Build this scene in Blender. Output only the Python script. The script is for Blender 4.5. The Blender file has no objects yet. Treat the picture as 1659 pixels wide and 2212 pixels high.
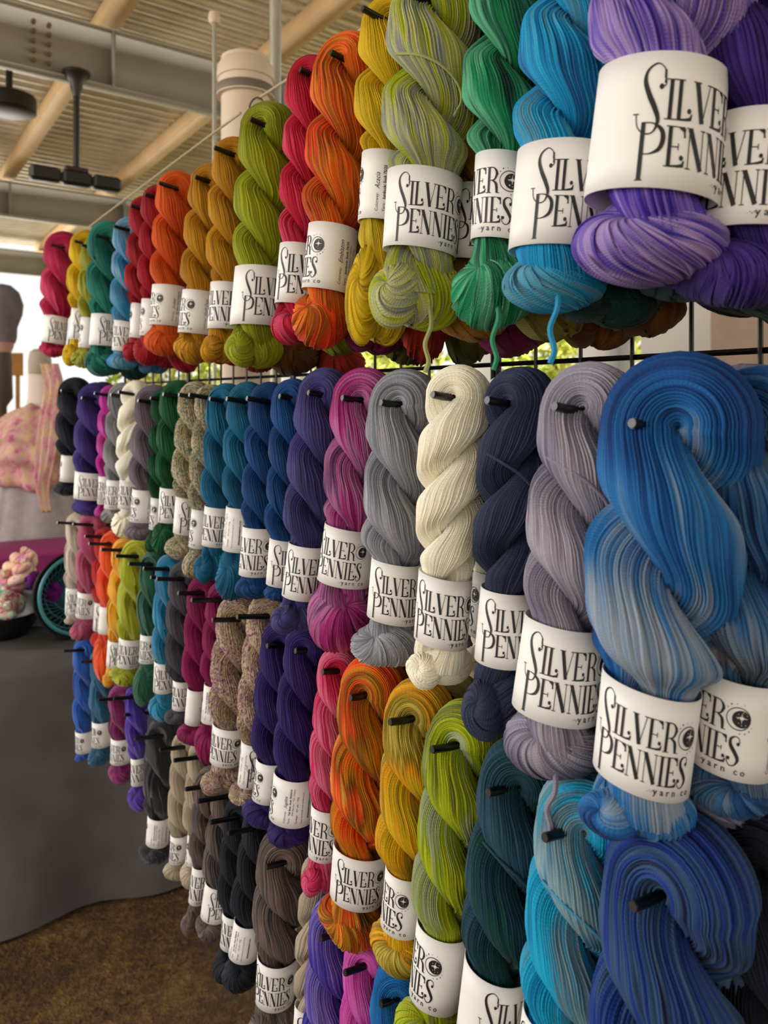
import bpy, math, random
import numpy as np
from mathutils import Matrix, Vector
PI = math.pi
scene = bpy.context.scene
C = scene.collection
rng = np.random.default_rng(7)
random.seed(7)

# ------------------------------------------------------------------ camera, world, sun, exposure
FPX, CX, HY, EYE = 1600.0, 829.5, 860.0, 1.5          # focal length in pixels, centre column, horizon row, eye height
cam_d = bpy.data.cameras.new('camera'); cam = bpy.data.objects.new('camera', cam_d); C.objects.link(cam)
cam.location = (0, 0, EYE); cam.rotation_euler = (PI / 2, 0, 0)
cam_d.sensor_fit = 'VERTICAL'; cam_d.sensor_height = 36; cam_d.sensor_width = 27
cam_d.lens = FPX / 2212 * 36; cam_d.shift_y = (HY - 1106) / 2212
cam_d.clip_start = 0.02; cam_d.clip_end = 200
cam_d.dof.use_dof = True; cam_d.dof.focus_distance = 0.70; cam_d.dof.aperture_fstop = 8.5
scene.camera = cam
scene.view_settings.view_transform = 'Standard'; scene.view_settings.look = 'None'
scene.view_settings.gamma = 1; scene.view_settings.use_curve_mapping = False
scene.view_settings.exposure = 0.60
world = bpy.data.worlds.new('world'); scene.world = world; world.use_nodes = True
bg = world.node_tree.nodes['Background']; bg.inputs[0].default_value = (1.0, 0.99, 0.97, 1); bg.inputs[1].default_value = .72
sun_d = bpy.data.lights.new('sun', 'SUN'); sun_d.energy = 7; sun_d.angle = 0.02; sun_d.color = (1, .93, .8)
sun = bpy.data.objects.new('sun', sun_d); C.objects.link(sun); sun.rotation_euler = Vector((.45, .32, -.83)).to_track_quat('-Z', 'Y').to_euler()
# daylight through the open front of the market hall, behind and to the left of the camera
day_d = bpy.data.lights.new('open_front_daylight', 'AREA'); day_d.shape = 'RECTANGLE'; day_d.size = 5; day_d.size_y = 3
day_d.energy = 150; day_d.color = (1, .985, .96)
day = bpy.data.objects.new('open_front_daylight', day_d); C.objects.link(day)
day.location = (-4.4, .2, 2.9)
day.rotation_euler = (Vector((0.1, 0.8, 1.5)) - Vector(day.location)).to_track_quat('-Z', 'Y').to_euler()

# daylight through the open far end of the hall
far_d = bpy.data.lights.new('open_end_daylight', 'AREA'); far_d.shape = 'RECTANGLE'; far_d.size = 9; far_d.size_y = 2.6; far_d.energy = 260; far_d.color = (1, .97, .92)
far = bpy.data.objects.new('open_end_daylight', far_d); C.objects.link(far); far.location = (-8.9, 9.3, 1.6); far.rotation_euler = Vector((.576, -.817, .22)).to_track_quat('-Z', 'Y').to_euler()

# ------------------------------------------------------------------ frame of the display wall
ND = np.array([.817, .576, 0.]); TD = np.array([-.576, .817, 0.]); UP = np.array([0, 0, 1.])
FRONT, GRID = 0.42, 0.60                               # distance of the front skeins and of the wire grid from the eye
def wall(t, d, z): return TD * t + ND * d + UP * z
def depth(px, d):
    u = (px - CX) / FPX; return d / (.817 * u + .576)
def unp(px, py, z): return np.array([(px - CX) / FPX * z, z, EYE - (py - HY) / FPX * z])

# ------------------------------------------------------------------ materials
def s2l(h):
    if isinstance(h, str):
        h = h.lstrip('#'); c = [int(h[i:i + 2], 16) / 255 for i in (0, 2, 4)]
    else: c = h
    return tuple(((x / 12.92) if x <= .04045 else ((x + .055) / 1.055) ** 2.4) for x in c) + (1,)
def newmat(name):
    m = bpy.data.materials.new(name); m.use_nodes = True
    nt = m.node_tree; return m, nt, nt.nodes['Principled BSDF']
def math_node(nt, op, a, b=None, c=None):
    n = nt.nodes.new('ShaderNodeMath'); n.operation = op
    for i, x in enumerate((a, b, c)):
        if x is None: continue
        if isinstance(x, (int, float)): n.inputs[i].default_value = x
        else: nt.links.new(x, n.inputs[i])
    return n.outputs[0]
def ramp(nt, fac, cols, pos=None, interp='LINEAR'):
    r = nt.nodes.new('ShaderNodeValToRGB'); r.color_ramp.interpolation = interp
    e = r.color_ramp.elements; n = len(cols)
    pos = pos or [i / max(1, n - 1) for i in range(n)]
    while len(e) < n: e.new(.5)
    for i in range(n): e[i].position = pos[i]; e[i].color = cols[i]
    nt.links.new(fac, r.inputs[0]); return r.outputs[0]
def noise(nt, vec, scale, detail=2, rough=.5, w=None):
    n = nt.nodes.new('ShaderNodeTexNoise'); n.inputs['Scale'].default_value = scale
    n.inputs['Detail'].default_value = detail; n.inputs['Roughness'].default_value = rough
    if w is not None: n.noise_dimensions = '4D'; nt.links.new(w, n.inputs['W'])
    if vec is not None: nt.links.new(vec, n.inputs['Vector'])
    return n.outputs[0]
def combine(nt, x, y):
    n = nt.nodes.new('ShaderNodeCombineXYZ'); nt.links.new(x, n.inputs[0]); nt.links.new(y, n.inputs[1]); return n.outputs[0]
def bump(nt, p, h, strength, dist):
    b = nt.nodes.new('ShaderNodeBump'); b.inputs['Strength'].default_value = strength; b.inputs['Distance'].default_value = dist
    nt.links.new(h, b.inputs['Height']); nt.links.new(b.outputs[0], p.inputs['Normal'])
def plain(name, col, rough=.6, metal=0, bscale=0, bst=.3, bdist=.002, var=0.0, vscale=6):
    m, nt, p = newmat(name); p.inputs['Base Color'].default_value = s2l(col)
    p.inputs['Roughness'].default_value = rough; p.inputs['Metallic'].default_value = metal
    tc = nt.nodes.new('ShaderNodeTexCoord').outputs['Object']
    if var:
        c = s2l(col); f = noise(nt, tc, vscale, 4, .6)
        nt.links.new(ramp(nt, f, [tuple(x * (1 - var) for x in c[:3]) + (1,), tuple(min(1, x * (1 + var)) for x in c[:3]) + (1,)], [.3, .7]), p.inputs['Base Color'])
    if bscale: bump(nt, p, noise(nt, tc, bscale, 3), bst, bdist)
    return m
YARN = {}
def yarn(key, cols, cu=2.5, cv=7., fine=.42, speck=0, fuzz=0, sharp=.17, gain=.90):
    """Dyed wool: colour runs along each strand (v) and changes from strand to strand (u)."""
    if key in YARN: return YARN[key]
    m, nt, p = newmat('yarn_' + key)
    uv = nt.nodes.new('ShaderNodeUVMap'); uv.uv_map = 'UVMap'
    sp = nt.nodes.new('ShaderNodeSeparateXYZ'); nt.links.new(uv.outputs[0], sp.inputs[0]); u, v = sp.outputs[0], sp.outputs[1]
    oi = nt.nodes.new('ShaderNodeObjectInfo'); w = math_node(nt, 'MULTIPLY', oi.outputs['Random'], 60)
    cn = noise(nt, combine(nt, math_node(nt, 'MULTIPLY', u, cu), math_node(nt, 'MULTIPLY', v, cv)), 1.0, 1.5, .5, w)
    fn = noise(nt, combine(nt, math_node(nt, 'MULTIPLY', u, 42 if not speck else 50), math_node(nt, 'MULTIPLY', v, 9 if not speck else 150)), 1.0, 1, .5, w)
    f = math_node(nt, 'ADD', math_node(nt, 'MULTIPLY', cn, 1 - fine), math_node(nt, 'MULTIPLY', fn, fine))
    n = len(cols); lo, hi = .5 - sharp, .5 + sharp
    def sat(c):
        g_ = .3 * c[0] + .55 * c[1] + .15 * c[2]; return tuple(min(.93, max(.002, (g_ + (x - g_) * 1.18) * gain)) for x in c[:3]) + (1,)
    cl = [sat(s2l(c)) for c in cols]
    if n == 1: cl = [tuple(x * .72 for x in cl[0][:3]) + (1,), tuple(min(1, x * 1.25) for x in cl[0][:3]) + (1,)]; n = 2
    nt.links.new(ramp(nt, f, cl, [lo + (hi - lo) * i / (n - 1) for i in range(n)]), p.inputs['Base Color'])
    p.inputs['Roughness'].default_value = .72
    p.inputs['Specular IOR Level'].default_value = .25
    p.inputs['Sheen Weight'].default_value = .06 if not fuzz else .3
    p.inputs['Sheen Roughness'].default_value = .5
    # twist of the plies inside every strand
    a = math_node(nt, 'ADD', math_node(nt, 'MULTIPLY', u, 2 * PI * 60), math_node(nt, 'MULTIPLY', v, 2 * PI * 420))
    h = math_node(nt, 'SINE', a)
    fz = noise(nt, combine(nt, math_node(nt, 'MULTIPLY', u, 190), math_node(nt, 'MULTIPLY', v, 500 if not fuzz else 160)), 1.0, 2, .6)
    hh = math_node(nt, 'ADD', math_node(nt, 'MULTIPLY', h, .5 if not fuzz else .1), fz)
    bump(nt, p, hh, .28 if not fuzz else .8, .0009 if not fuzz else .002)
    YARN[key] = m; return m

# ------------------------------------------------------------------ mesh helpers
def mk(name, V, F, mat, parent=None, uv=None, smooth=True, mi=None):
    V = np.asarray(V, np.float32).reshape(-1, 3)
    me = bpy.data.meshes.new(name)
    F = list(F) if not isinstance(F, np.ndarray) else F
    if isinstance(F, np.ndarray):
        k = F.shape[1]; tot = np.full(len(F), k, np.int32); loops = F.reshape(-1).astype(np.int32)
    else:
        tot = np.array([len(f) for f in F], np.int32); loops = np.array([i for f in F for i in f], np.int32)
    me.vertices.add(len(V)); me.vertices.foreach_set('co', V.reshape(-1))
    me.loops.add(len(loops)); me.loops.foreach_set('vertex_index', loops)
    me.polygons.add(len(tot)); st = np.concatenate([[0], np.cumsum(tot)[:-1]]).astype(np.int32)
    me.polygons.foreach_set('loop_start', st)
    if smooth: me.polygons.foreach_set('use_smooth', np.ones(len(tot), bool))
    if uv is not None:
        l = me.uv_layers.new(name='UVMap'); l.data.foreach_set('uv', np.asarray(uv, np.float32).reshape(-1))
    ms = mat if isinstance(mat, (list, tuple)) else [mat]
    for m in ms: me.materials.append(m)
    if mi is not None: me.polygons.foreach_set('material_index', np.asarray(mi, np.int32))
    me.update(calc_edges=True); me.validate()
    o = bpy.data.objects.new(name, me); C.objects.link(o)
    if parent: o.parent = parent
    return o
def gridfaces(nu, nv, cu=False, cv=False):
    i = np.arange(nu if cu else nu - 1); j = np.arange(nv if cv else nv - 1)
    I, J = np.meshgrid(i, j, indexing='ij'); I2, J2 = (I + 1) % nu, (J + 1) % nv
    return np.stack([I * nv + J, I2 * nv + J, I2 * nv + J2, I * nv + J2], -1).reshape(-1, 4)
class MB:
    def __init__(s): s.V = []; s.F = []; s.n = 0; s.mi = []
    def add(s, V, F, mi=0):
        V = np.asarray(V, float).reshape(-1, 3); s.V.append(V)
        s.F += [tuple(int(i) + s.n for i in f) for f in F]; s.mi += [mi] * len(F); s.n += len(V)
    def box(s, c, size, R=None, bev=0, mi=0):
        h = np.array(size) / 2; b = min(bev, h.min() * .9)
        if b <= 0:
            V = np.array([[x, y, z] for x in (-1, 1) for y in (-1, 1) for z in (-1, 1)]) * h
            F = [(0, 1, 3, 2), (4, 6, 7, 5), (0, 4, 5, 1), (2, 3, 7, 6), (0, 2, 6, 4), (1, 5, 7, 3)]
        else:                                           # rounded box: octagonal rings in z
            hx, hy, hz = h; ring = [(-hx + b, -hy), (hx - b, -hy), (hx, -hy + b), (hx, hy - b), (hx - b, hy), (-hx + b, hy), (-hx, hy - b), (-hx, -hy + b)]
            V = []; 
            for z, k in ((-hz, b), (-hz + b, 0), (hz - b, 0), (hz, b)):
                V += [(x - math.copysign(min(k, abs(x)), x), y - math.copysign(min(k, abs(y)), y), z) for x, y in ring]
            F = [(r * 8 + i, r * 8 + (i + 1) % 8, r * 8 + 8 + (i + 1) % 8, r * 8 + 8 + i) for r in range(3) for i in range(8)]
            F += [tuple(range(7, -1, -1)), tuple(range(24, 32))]; V = np.array(V)
        if R is not None: V = V @ np.array(R).T
        s.add(V + np.array(c), F, mi)
    def tube(s, P, r, n=8, cap=True, mi=0):
        P = np.asarray(P, float); m = len(P); r = np.full(m, r) if np.isscalar(r) else np.asarray(r)
        T = np.gradient(P, axis=0); T /= np.linalg.norm(T, axis=1)[:, None] + 1e-12
        a = np.array([0, 0, 1.]) if abs(T[0][2]) < .9 else np.array([1., 0, 0])
        N = np.cross(T[0], a); N /= np.linalg.norm(N); V = []
        th = np.arange(n) / n * 2 * PI
        for i in range(m):
            N = N - T[i] * N.dot(T[i]); N /= np.linalg.norm(N); B = np.cross(T[i], N)
            V.append(P[i] + r[i] * (np.cos(th)[:, None] * N + np.sin(th)[:, None] * B))
        F = [tuple(f) for f in gridfaces(m, n, False, True)[:, ::-1]]
        if cap: F += [tuple(range(n)), tuple(range((m - 1) * n + n - 1, (m - 1) * n - 1, -1))]
        s.add(np.concatenate(V), F, mi)
    def lathe(s, prof, c=(0, 0, 0), n=32, fn=None, mi=0):
        prof = np.array(prof, float); th = np.arange(n) / n * 2 * PI; m = len(prof)
        V = np.zeros((m, n, 3)); V[..., 0] = prof[:, :1] * np.cos(th); V[..., 1] = prof[:, :1] * np.sin(th); V[..., 2] = prof[:, 1:2]
        if fn is not None: V = fn(V, th)
        F = [tuple(f) for f in gridfaces(m, n, False, True)[:, ::-1]]
        if prof[0, 0] > 1e-6: F.append(tuple(range(n - 1, -1, -1)))
        if prof[-1, 0] > 1e-6: F.append(tuple(range((m - 1) * n, m * n)))
        s.add(V + np.array(c), F, mi)
    def build(s, name, mat, parent=None, smooth=True):
        o = mk(name, np.concatenate(s.V), s.F, mat, parent, smooth=smooth, mi=s.mi)
        if smooth:
            try: o.data.set_sharp_from_angle(angle=math.radians(38))
            except Exception: pass
        return o
def tag(o, label=None, cat=None, group=None, kind=None):
    for k, v in (('label', label), ('category', cat), ('group', group), ('kind', kind)):
        if v: o[k] = v
    return o
def empty(name, loc=(0, 0, 0), label=None, cat=None, group=None, rot=None):
    o = bpy.data.objects.new(name, None); C.objects.link(o); o.location = loc; o.empty_display_size = .05
    if rot is not None: o.rotation_euler = rot
    return tag(o, label, cat, group)
# ------------------------------------------------------------------ lettering of the paper labels (flat, in units of the label height)
def catmull(P, per=8):
    P = np.asarray(P, float); Q = np.vstack([2 * P[0] - P[1], P, 2 * P[-1] - P[-2]]); out = []
    for i in range(1, len(Q) - 2):
        t = np.linspace(0, 1, per, endpoint=False)[:, None]; a, b, c, d = Q[i - 1], Q[i], Q[i + 1], Q[i + 2]
        out.append(.5 * (2 * b + (c - a) * t + (2 * a - 5 * b + 4 * c - d) * t * t + (3 * b - a - 3 * c + d) * t ** 3))
    return np.vstack(out + [P[-1:]])
class Flat:
    def __init__(s): s.V = []; s.F = []; s.mi = []
    def rib(s, pts, curve=False, mi=0):                 # pts: x, y, width
        P = catmull(pts) if curve else np.asarray(pts, float)
        if not curve:
            Q = [P[0]]
            for a, b in zip(P[:-1], P[1:]):
                k = max(1, int(np.hypot(*(b - a)[:2]) / .07)); Q += [a + (b - a) * j / k for j in range(1, k + 1)]
            P = np.array(Q)
        T = np.gradient(P[:, :2], axis=0); T /= np.linalg.norm(T, axis=1)[:, None] + 1e-9; N = np.stack([-T[:, 1], T[:, 0]], 1)
        b = len(s.V); w = P[:, 2:3] / 2
        for p, q in zip(P[:, :2] + N * w, P[:, :2] - N * w): s.V += [tuple(p), tuple(q)]
        for i in range(len(P) - 1): s.F.append((b + 2 * i + 1, b + 2 * i + 3, b + 2 * i + 2, b + 2 * i)); s.mi.append(mi)
    def dot(s, x, y, r, n=12, mi=0, ry=None):
        b = len(s.V); ry = ry or r
        s.V += [(x + r * math.cos(a), y + ry * math.sin(a)) for a in np.arange(n) / n * 2 * PI]; s.F.append(tuple(range(b, b + n))); s.mi.append(mi)
HL, ST = .009, .037
def logo():
    g = Flat()
    def stem(x, a, b, w=ST, ser=.03):
        g.rib([(x, a, w), (x, b, w)])
        for y in (a, b):
            if ser: g.rib([(x - ser - w / 2, y, HL), (x + ser + w / 2, y, HL)])
    def E(x, a, b, wd=.13):
        stem(x, a, b, ST, .022); g.rib([(x, b, HL), (x + wd, b, HL), (x + wd + .005, b - .075, .02)])
        g.rib([(x + wd - .05, b - .004, .01), (x + wd, b - .02, .035), (x + wd + .003, b - .05, .012)])
        m = (a + b) / 2; g.rib([(x, m, HL), (x + wd * .62, m, HL)]); g.rib([(x + wd * .62, m - .025, HL), (x + wd * .62, m + .025, HL)])
        g.rib([(x, a + .004, HL), (x + wd * .6, a + .006, .02), (x + wd, a + .015, .03), (x + wd + .01, a + .05, .014)]); g.dot(x + wd - .015, a + .068, .02)
    def N(x, a, b, wd=.135):
        g.rib([(x, a, HL), (x, b, HL)]); g.rib([(x - .025, a, HL), (x + .025, a, HL)]); g.rib([(x + wd, a, HL), (x + wd, b, HL)]); g.rib([(x + wd - .025, b, HL), (x + wd + .025, b, HL)])
        g.rib([(x + .004, b, .046), (x + wd - .004, a, .046)]); g.rib([(x - .03, b, HL), (x + .02, b, HL)])
    # tall S whose tail runs into the P
    g.rib([(-.045, .80, .022), (-.06, .87, .010), (-.13, .905, .011), (-.215, .86, .022), (-.235, .78, .040), (-.19, .68, .046), (-.125, .58, .046), (-.085, .49, .036), (-.12, .405, .013), (-.20, .39, .011), (-.275, .44, .010), (-.30, .535, .010)], True)
    g.rib([(-.33, .535, HL), (-.27, .535, HL)]); g.rib([(-.042, .86, HL), (-.042, .76, .02)]); g.dot(-.075, .735, .022); g.rib([(-.075, .735, .01), (-.035, .75, .01), (-.04, .8, .012)], True)
    a, b = .50, .79
    stem(.02, a, b); stem(.105, a, b, ST, .022)
    g.rib([(.105, a + .004, HL), (.17, a + .006, .02), (.215, a + .015, .03), (.225, a + .05, .014)]); g.dot(.2, a + .07, .02)
    g.rib([(.265, b, .046), (.335, a, .046)]); g.rib([(.335, a, HL), (.405, b, HL)]); g.rib([(.225, b, HL), (.305, b, HL)]); g.rib([(.375, b, HL), (.435, b, HL)])
    E(.465, a, b); stem(.665, a, b, ST, .022)
    g.rib([(.665, b - .003, HL), (.74, b - .008, .014), (.785, b - .065, .036), (.755, b - .135, .02), (.70, b - .15, HL), (.665, b - .15, HL)], True)
    g.rib([(.715, b - .15, HL), (.765, b - .175, .03), (.785, a + .08, .04), (.795, a, .03)], True); g.rib([(.78, a, HL), (.835, a, HL)])
    # crescent, dark disc and star
    x, y = .985, .645; q = 1 / .75
    g.rib([(x + q * .115 * math.cos(t), y + .115 * math.sin(t), .010) for t in np.linspace(0, 2 * PI, 33)])
    g.dot(x + .026 * q, y, .09 * q, 28, 0, .09)
    for k in range(8):
        t = k * PI / 4; L = .055 if k % 2 == 0 else .026; cx_, cy_ = x + .035, y + .015
        g.rib([(cx_, cy_, .016), (cx_ + L * q * math.cos(t), cy_ + L * math.sin(t), .002)], mi=1)
    for dx, dy in ((-.03, .05), (-.02, -.04), (.02, -.06), (.07, -.05), (.08, .05), (-.035, 0.005), (.03, .075)): g.dot(x + dx + .02, y + dy, .005, 6, 1)
    for dx, dy, r in ((-.11, .10, .008), (-.08, .135, .010), (-.03, .15, .006), (-.135, .07, .006), (.02, -.15, .008), (.07, -.14, .009), (.11, -.11, .009), (.13, -.07, .006), (.04, .15, .006)): g.dot(x + dx * q, y + dy, r, 6)
    a, b = .16, .45
    stem(-.215, .05, .475, .042, .0); g.rib([(-.25, .05, HL), (-.18, .05, HL)])
    g.rib([(-.215, .472, HL), (-.12, .465, .012), (-.04, .42, .036), (-.02, .35, .044), (-.05, .28, .034), (-.13, .245, .012), (-.215, .24, HL)], True)
    E(.045, a, b); N(.225, a, b); N(.43, a, b); stem(.645, a, b, ST, .022); E(.735, a, b, .12)
    g.rib([(1.03, .395, .012), (1.015, .445, .010), (.965, .458, .012), (.915, .425, .03), (.92, .36, .044), (.98, .29, .046), (1.02, .225, .040), (.985, .165, .014), (.93, .153, .011), (.89, .19, .011), (.885, .24, .012)], True)
    g.dot(1.01, .385, .02); g.dot(.905, .225, .02)
    for k in range(5): g.dot(.50 + k * .022, .088 + .012 * (k % 2), .004 + .001 * k, 6)
    return g
_F = {}
def words_mesh(txt, size, bold=0):
    key = (txt, size, bold)
    if key in _F: return _F[key]
    cu = bpy.data.curves.new('w', 'FONT'); cu.body = txt; cu.size = size; cu.resolution_u = 2; cu.offset = bold
    o = bpy.data.objects.new('w', cu); C.objects.link(o); dg = bpy.context.evaluated_depsgraph_get(); dg.update()
    me = o.evaluated_get(dg).to_mesh(); V = np.array([v.co[:2] for v in me.vertices]) if len(me.vertices) else np.zeros((0, 2)); F = [tuple(p.vertices) for p in me.polygons]
    o.evaluated_get(dg).to_mesh_clear(); bpy.data.objects.remove(o); bpy.data.curves.remove(cu)
    _F[key] = (V, F); return V, F
LOGO = logo(); LOGO.V = [(x * .75, y) for x, y in LOGO.V]
def add_words(fl, txt, x, y, size, rot=False, shear=0, bold=0, sx=1., space=1.):
    V, F = words_mesh(txt, size, bold); b = len(fl.V); V = V.copy(); V[:, 0] = V[:, 0] * sx + shear * V[:, 1]
    if rot: V = np.stack([-V[:, 1], V[:, 0]], 1)
    fl.V += [tuple(p) for p in V + np.array([x, y])]; fl.F += [tuple(i + b for i in f) for f in F]; fl.mi += [0] * len(F)
add_words(LOGO, 'y a r n   c o', .43, .07, .095, sx=.95, bold=.001)
def text_side(name, kind):
    f = Flat(); y0 = .10
    lines = {'sock': ('Jumbuck: Sock 75/25', 'SW Merino / Nylon', '463 yds / 100g'), 'yak': ('Yak Ewe: Sock 70/20/10', 'SW Merino / Yak / Nylon', '437 yds / 100g')}[kind]
    add_words(f, 'Colorway:', 1.15, y0, .062, True); add_words(f, name, 1.16, y0 + .32, .105, True, shear=.35, sx=.85)
    add_words(f, 'Yarn:', 1.25, y0, .062, True); add_words(f, lines[0], 1.25, y0 + .18, .058, True, bold=.0015)
    add_words(f, lines[1], 1.32, y0 + .18, .056, True)
    add_words(f, 'Yardage:', 1.41, y0, .058, True); add_words(f, lines[2], 1.41, y0 + .26, .056, True)
    add_words(f, 'Care: hand wash cool, lay flat to dry', 1.52, y0, .046, True)
    add_words(f, 'silverpenniesyarn.com', 1.68, y0 + .08, .062, True, bold=.002)
    return f
PAPER, PT, PP = newmat('label_paper'); PP.inputs['Base Color'].default_value = s2l('ebe9e6'); PP.inputs['Roughness'].default_value = .5
bump(PT, PP, noise(PT, PT.nodes.new('ShaderNodeTexCoord').outputs['Object'], 260, 3), .12, .0004)
INK = plain('label_ink', '17161a', .55); STARW = plain('label_star_white', 'ece8e0', .5)
HOOKM = plain('hook_black', '0b0b0c', .28); HOOKTIP = plain('hook_tip_grey', '2a2927', .3)

# ------------------------------------------------------------------ a twisted skein
def smoothnoise(n, m, ctrl, amp):
    """n independent wandering tracks of m samples."""
    c = rng.normal(0, 1, (n, ctrl + 3)); x = np.linspace(0, ctrl, m); i = np.floor(x).astype(int); f = x - i; f = f * f * (3 - 2 * f)
    return amp * (c[:, i] * (1 - f) + c[:, i + 1] * f)
def strand_profile(sub):                                # height of one strand across its width
    return {1: np.array([0.]), 2: np.array([-1., 1.]), 3: np.array([-1.5, .7, .7]), 4: np.array([-1.3, .3, 1., .3])}[sub]
def ply_body(L, R, fl0, fl1, rl, hand, turns, phi0, n, sub, m, groove, cfac, name, mat, par, loose=1.):
    zt = -R * 1.02                                       # where the top loop begins
    zb = -(fl1 * L + (1 - fl1) * L * .55)
    prof_f = [0, .06, .16, .32, max(.36, fl0 - .12), fl0 - .05, fl0 - .012, fl1 + .01, fl1 + .04, 1]
    prof_r = [.88, .93, 1.0, 1.0, .97, .93, rl * .85 / R, rl * .85 / R, rl * .95 / R, rl * .9 / R]
    m1 = m; f = np.linspace(0, 1, m1)                    # top -> bottom
    z = zt + (zb - zt) * f; rr = R * np.interp(-z / L, prof_f, prof_r)
    k = np.ones(5) / 5; rr = np.convolve(np.pad(rr, 2, 'edge'), k, 'valid')
    phi = phi0 + hand * 2 * PI * turns * (f ** 1.05)
    wobA = 1 + smoothnoise(1, m1, 6, .045)[0]; wobB = 1 + smoothnoise(1, m1, 6, .045)[0]
    ma = max(10, m // 6); al = np.linspace(0, PI, ma + 2)[1:-1]
    # path: up ply A, over the hook, down ply B
    Cn, E1, E2, TH, RA, RB = [], [], [], [], [], []
    for i in range(m1 - 1, -1, -1):
        e = np.array([math.cos(phi[i]), math.sin(phi[i]), 0]); t = np.array([-math.sin(phi[i]), math.cos(phi[i]), 0]); r = rr[i] * wobA[i]
        Cn.append(e * .46 * rr[i] + UP * z[i]); E1.append(e); E2.append(t); TH.append(-cfac * (phi[i] - phi0)); RA.append(.55 * r); RB.append(.76 * r)
    e0 = np.array([math.cos(phi0), math.sin(phi0), 0]); t0 = np.array([-math.sin(phi0), math.cos(phi0), 0]); r0 = rr[0]
    for a in al:
        e = e0 * math.cos(a) + UP * math.sin(a); Cn.append(e * .46 * r0 * (1 + .12 * math.sin(a)) + UP * zt); E1.append(e); E2.append(t0); TH.append(0.)
        RA.append(r0 * (.55 - .02 * math.sin(a))); RB.append(r0 * (.76 - .08 * math.sin(a)))
    for i in range(m1):
        e = -np.array([math.cos(phi[i]), math.sin(phi[i]), 0]); t = np.array([-math.sin(phi[i]), math.cos(phi[i]), 0]); r = rr[i] * wobB[i]
        Cn.append(e * .46 * rr[i] + UP * z[i]); E1.append(e); E2.append(t); TH.append(cfac * (phi[i] - phi0)); RA.append(.55 * r); RB.append(.76 * r)
    Cn, E1, E2 = map(np.array, (Cn, E1, E2)); TH, RA, RB = map(np.array, (TH, RA, RB)); M = len(Cn)
    dth = smoothnoise(n, M, 9, .32 * loose) * 2 * PI / n; dr = smoothnoise(n, M, 10, .032 * loose)
    dr += (rng.random((n, 1)) < .12) * .03
    pr = strand_profile(sub); ns = n * sub
    ks = np.arange(ns) / ns * 2 * PI
    th = ks[:, None] + np.repeat(dth, sub, 0) * .7 + np.roll(np.repeat(dth, sub, 0), -sub // 2, 0) * .3 + TH[None]
    rad = 1 + np.repeat(dr, sub, 0) + groove * np.tile(pr, n)[:, None]
    P = Cn[None] + (RA[None] * rad * np.cos(th))[..., None] * E1[None] + (RB[None] * rad * np.sin(th))[..., None] * E2[None]
    F = gridfaces(ns, M, True, False)
    seg = np.concatenate([[0], np.cumsum(np.linalg.norm(np.diff(Cn, axis=0), axis=1))])
    I = F // M; J = F % M; U = I / ns; U[(I == 0) & (np.roll(I, 2, 1) > 1)] = 1.0
    U = np.where((I == 0) & (I.max(1, keepdims=True) == ns - 1), 1.0, I / ns)
    return mk(name, P.reshape(-1, 3), F, mat, par, uv=np.stack([U, seg[J]], -1))
def yarn_ball(c, rad, pole, n, sub, m, groove, name, mat, par, swirl=.6, dent=.22, lump=.06):
    """A tucked or knotted end: strands run as meridians that gather at a pole."""
    pole = np.array(pole, float); pole /= np.linalg.norm(pole)
    a = np.cross(pole, [.3, .9, .2]); a /= np.linalg.norm(a); b = np.cross(pole, a)
    ns = n * sub; la = np.linspace(.015, PI - .05, m); lo = np.arange(ns) / ns * 2 * PI
    d = np.repeat(smoothnoise(n, m, 4, .8), sub, 0) * 2 * PI / n
    LO = lo[:, None] + swirl * (la[None] - PI / 2) + d; s = np.sin(la)
    rad_ = 1 + groove * np.tile(strand_profile(sub), n)[:, None] * s ** 1.4 + np.repeat(smoothnoise(n, m, 4, .02), sub, 0)
    rad_ = rad_ * (1 - dent * np.exp(-(la / .33) ** 2))[None]
    k1, k2 = rng.random(2) * 6
    rad_ = rad_ * (1 + lump * np.sin(2 * LO + k1) * s + lump * .7 * np.sin(3 * LO + k2) * s)
    D = np.cos(la)[None, :, None] * pole + (np.sin(la)[None] * np.cos(LO))[..., None] * a + (np.sin(la)[None] * np.sin(LO))[..., None] * b
    P = np.array(c) + D * rad_[..., None] * np.array(rad); F = gridfaces(ns, m, True, False)[:, ::-1]
    I = F // m; J = F % m; U = np.where((I == 0) & (I.max(1, keepdims=True) == ns - 1), 1.0, I / ns)
    return mk(name, P.reshape(-1, 3), F, mat, par, uv=np.stack([U, la[J] * max(rad)], -1))
def thread(name, pts, r, mat, par, n=6):
    P = catmull(pts, 8); mb = MB(); mb.tube(P, r, n); o = mb.build(name, mat, par)
    l = o.data.uv_layers.new(name='UVMap'); return o
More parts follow.
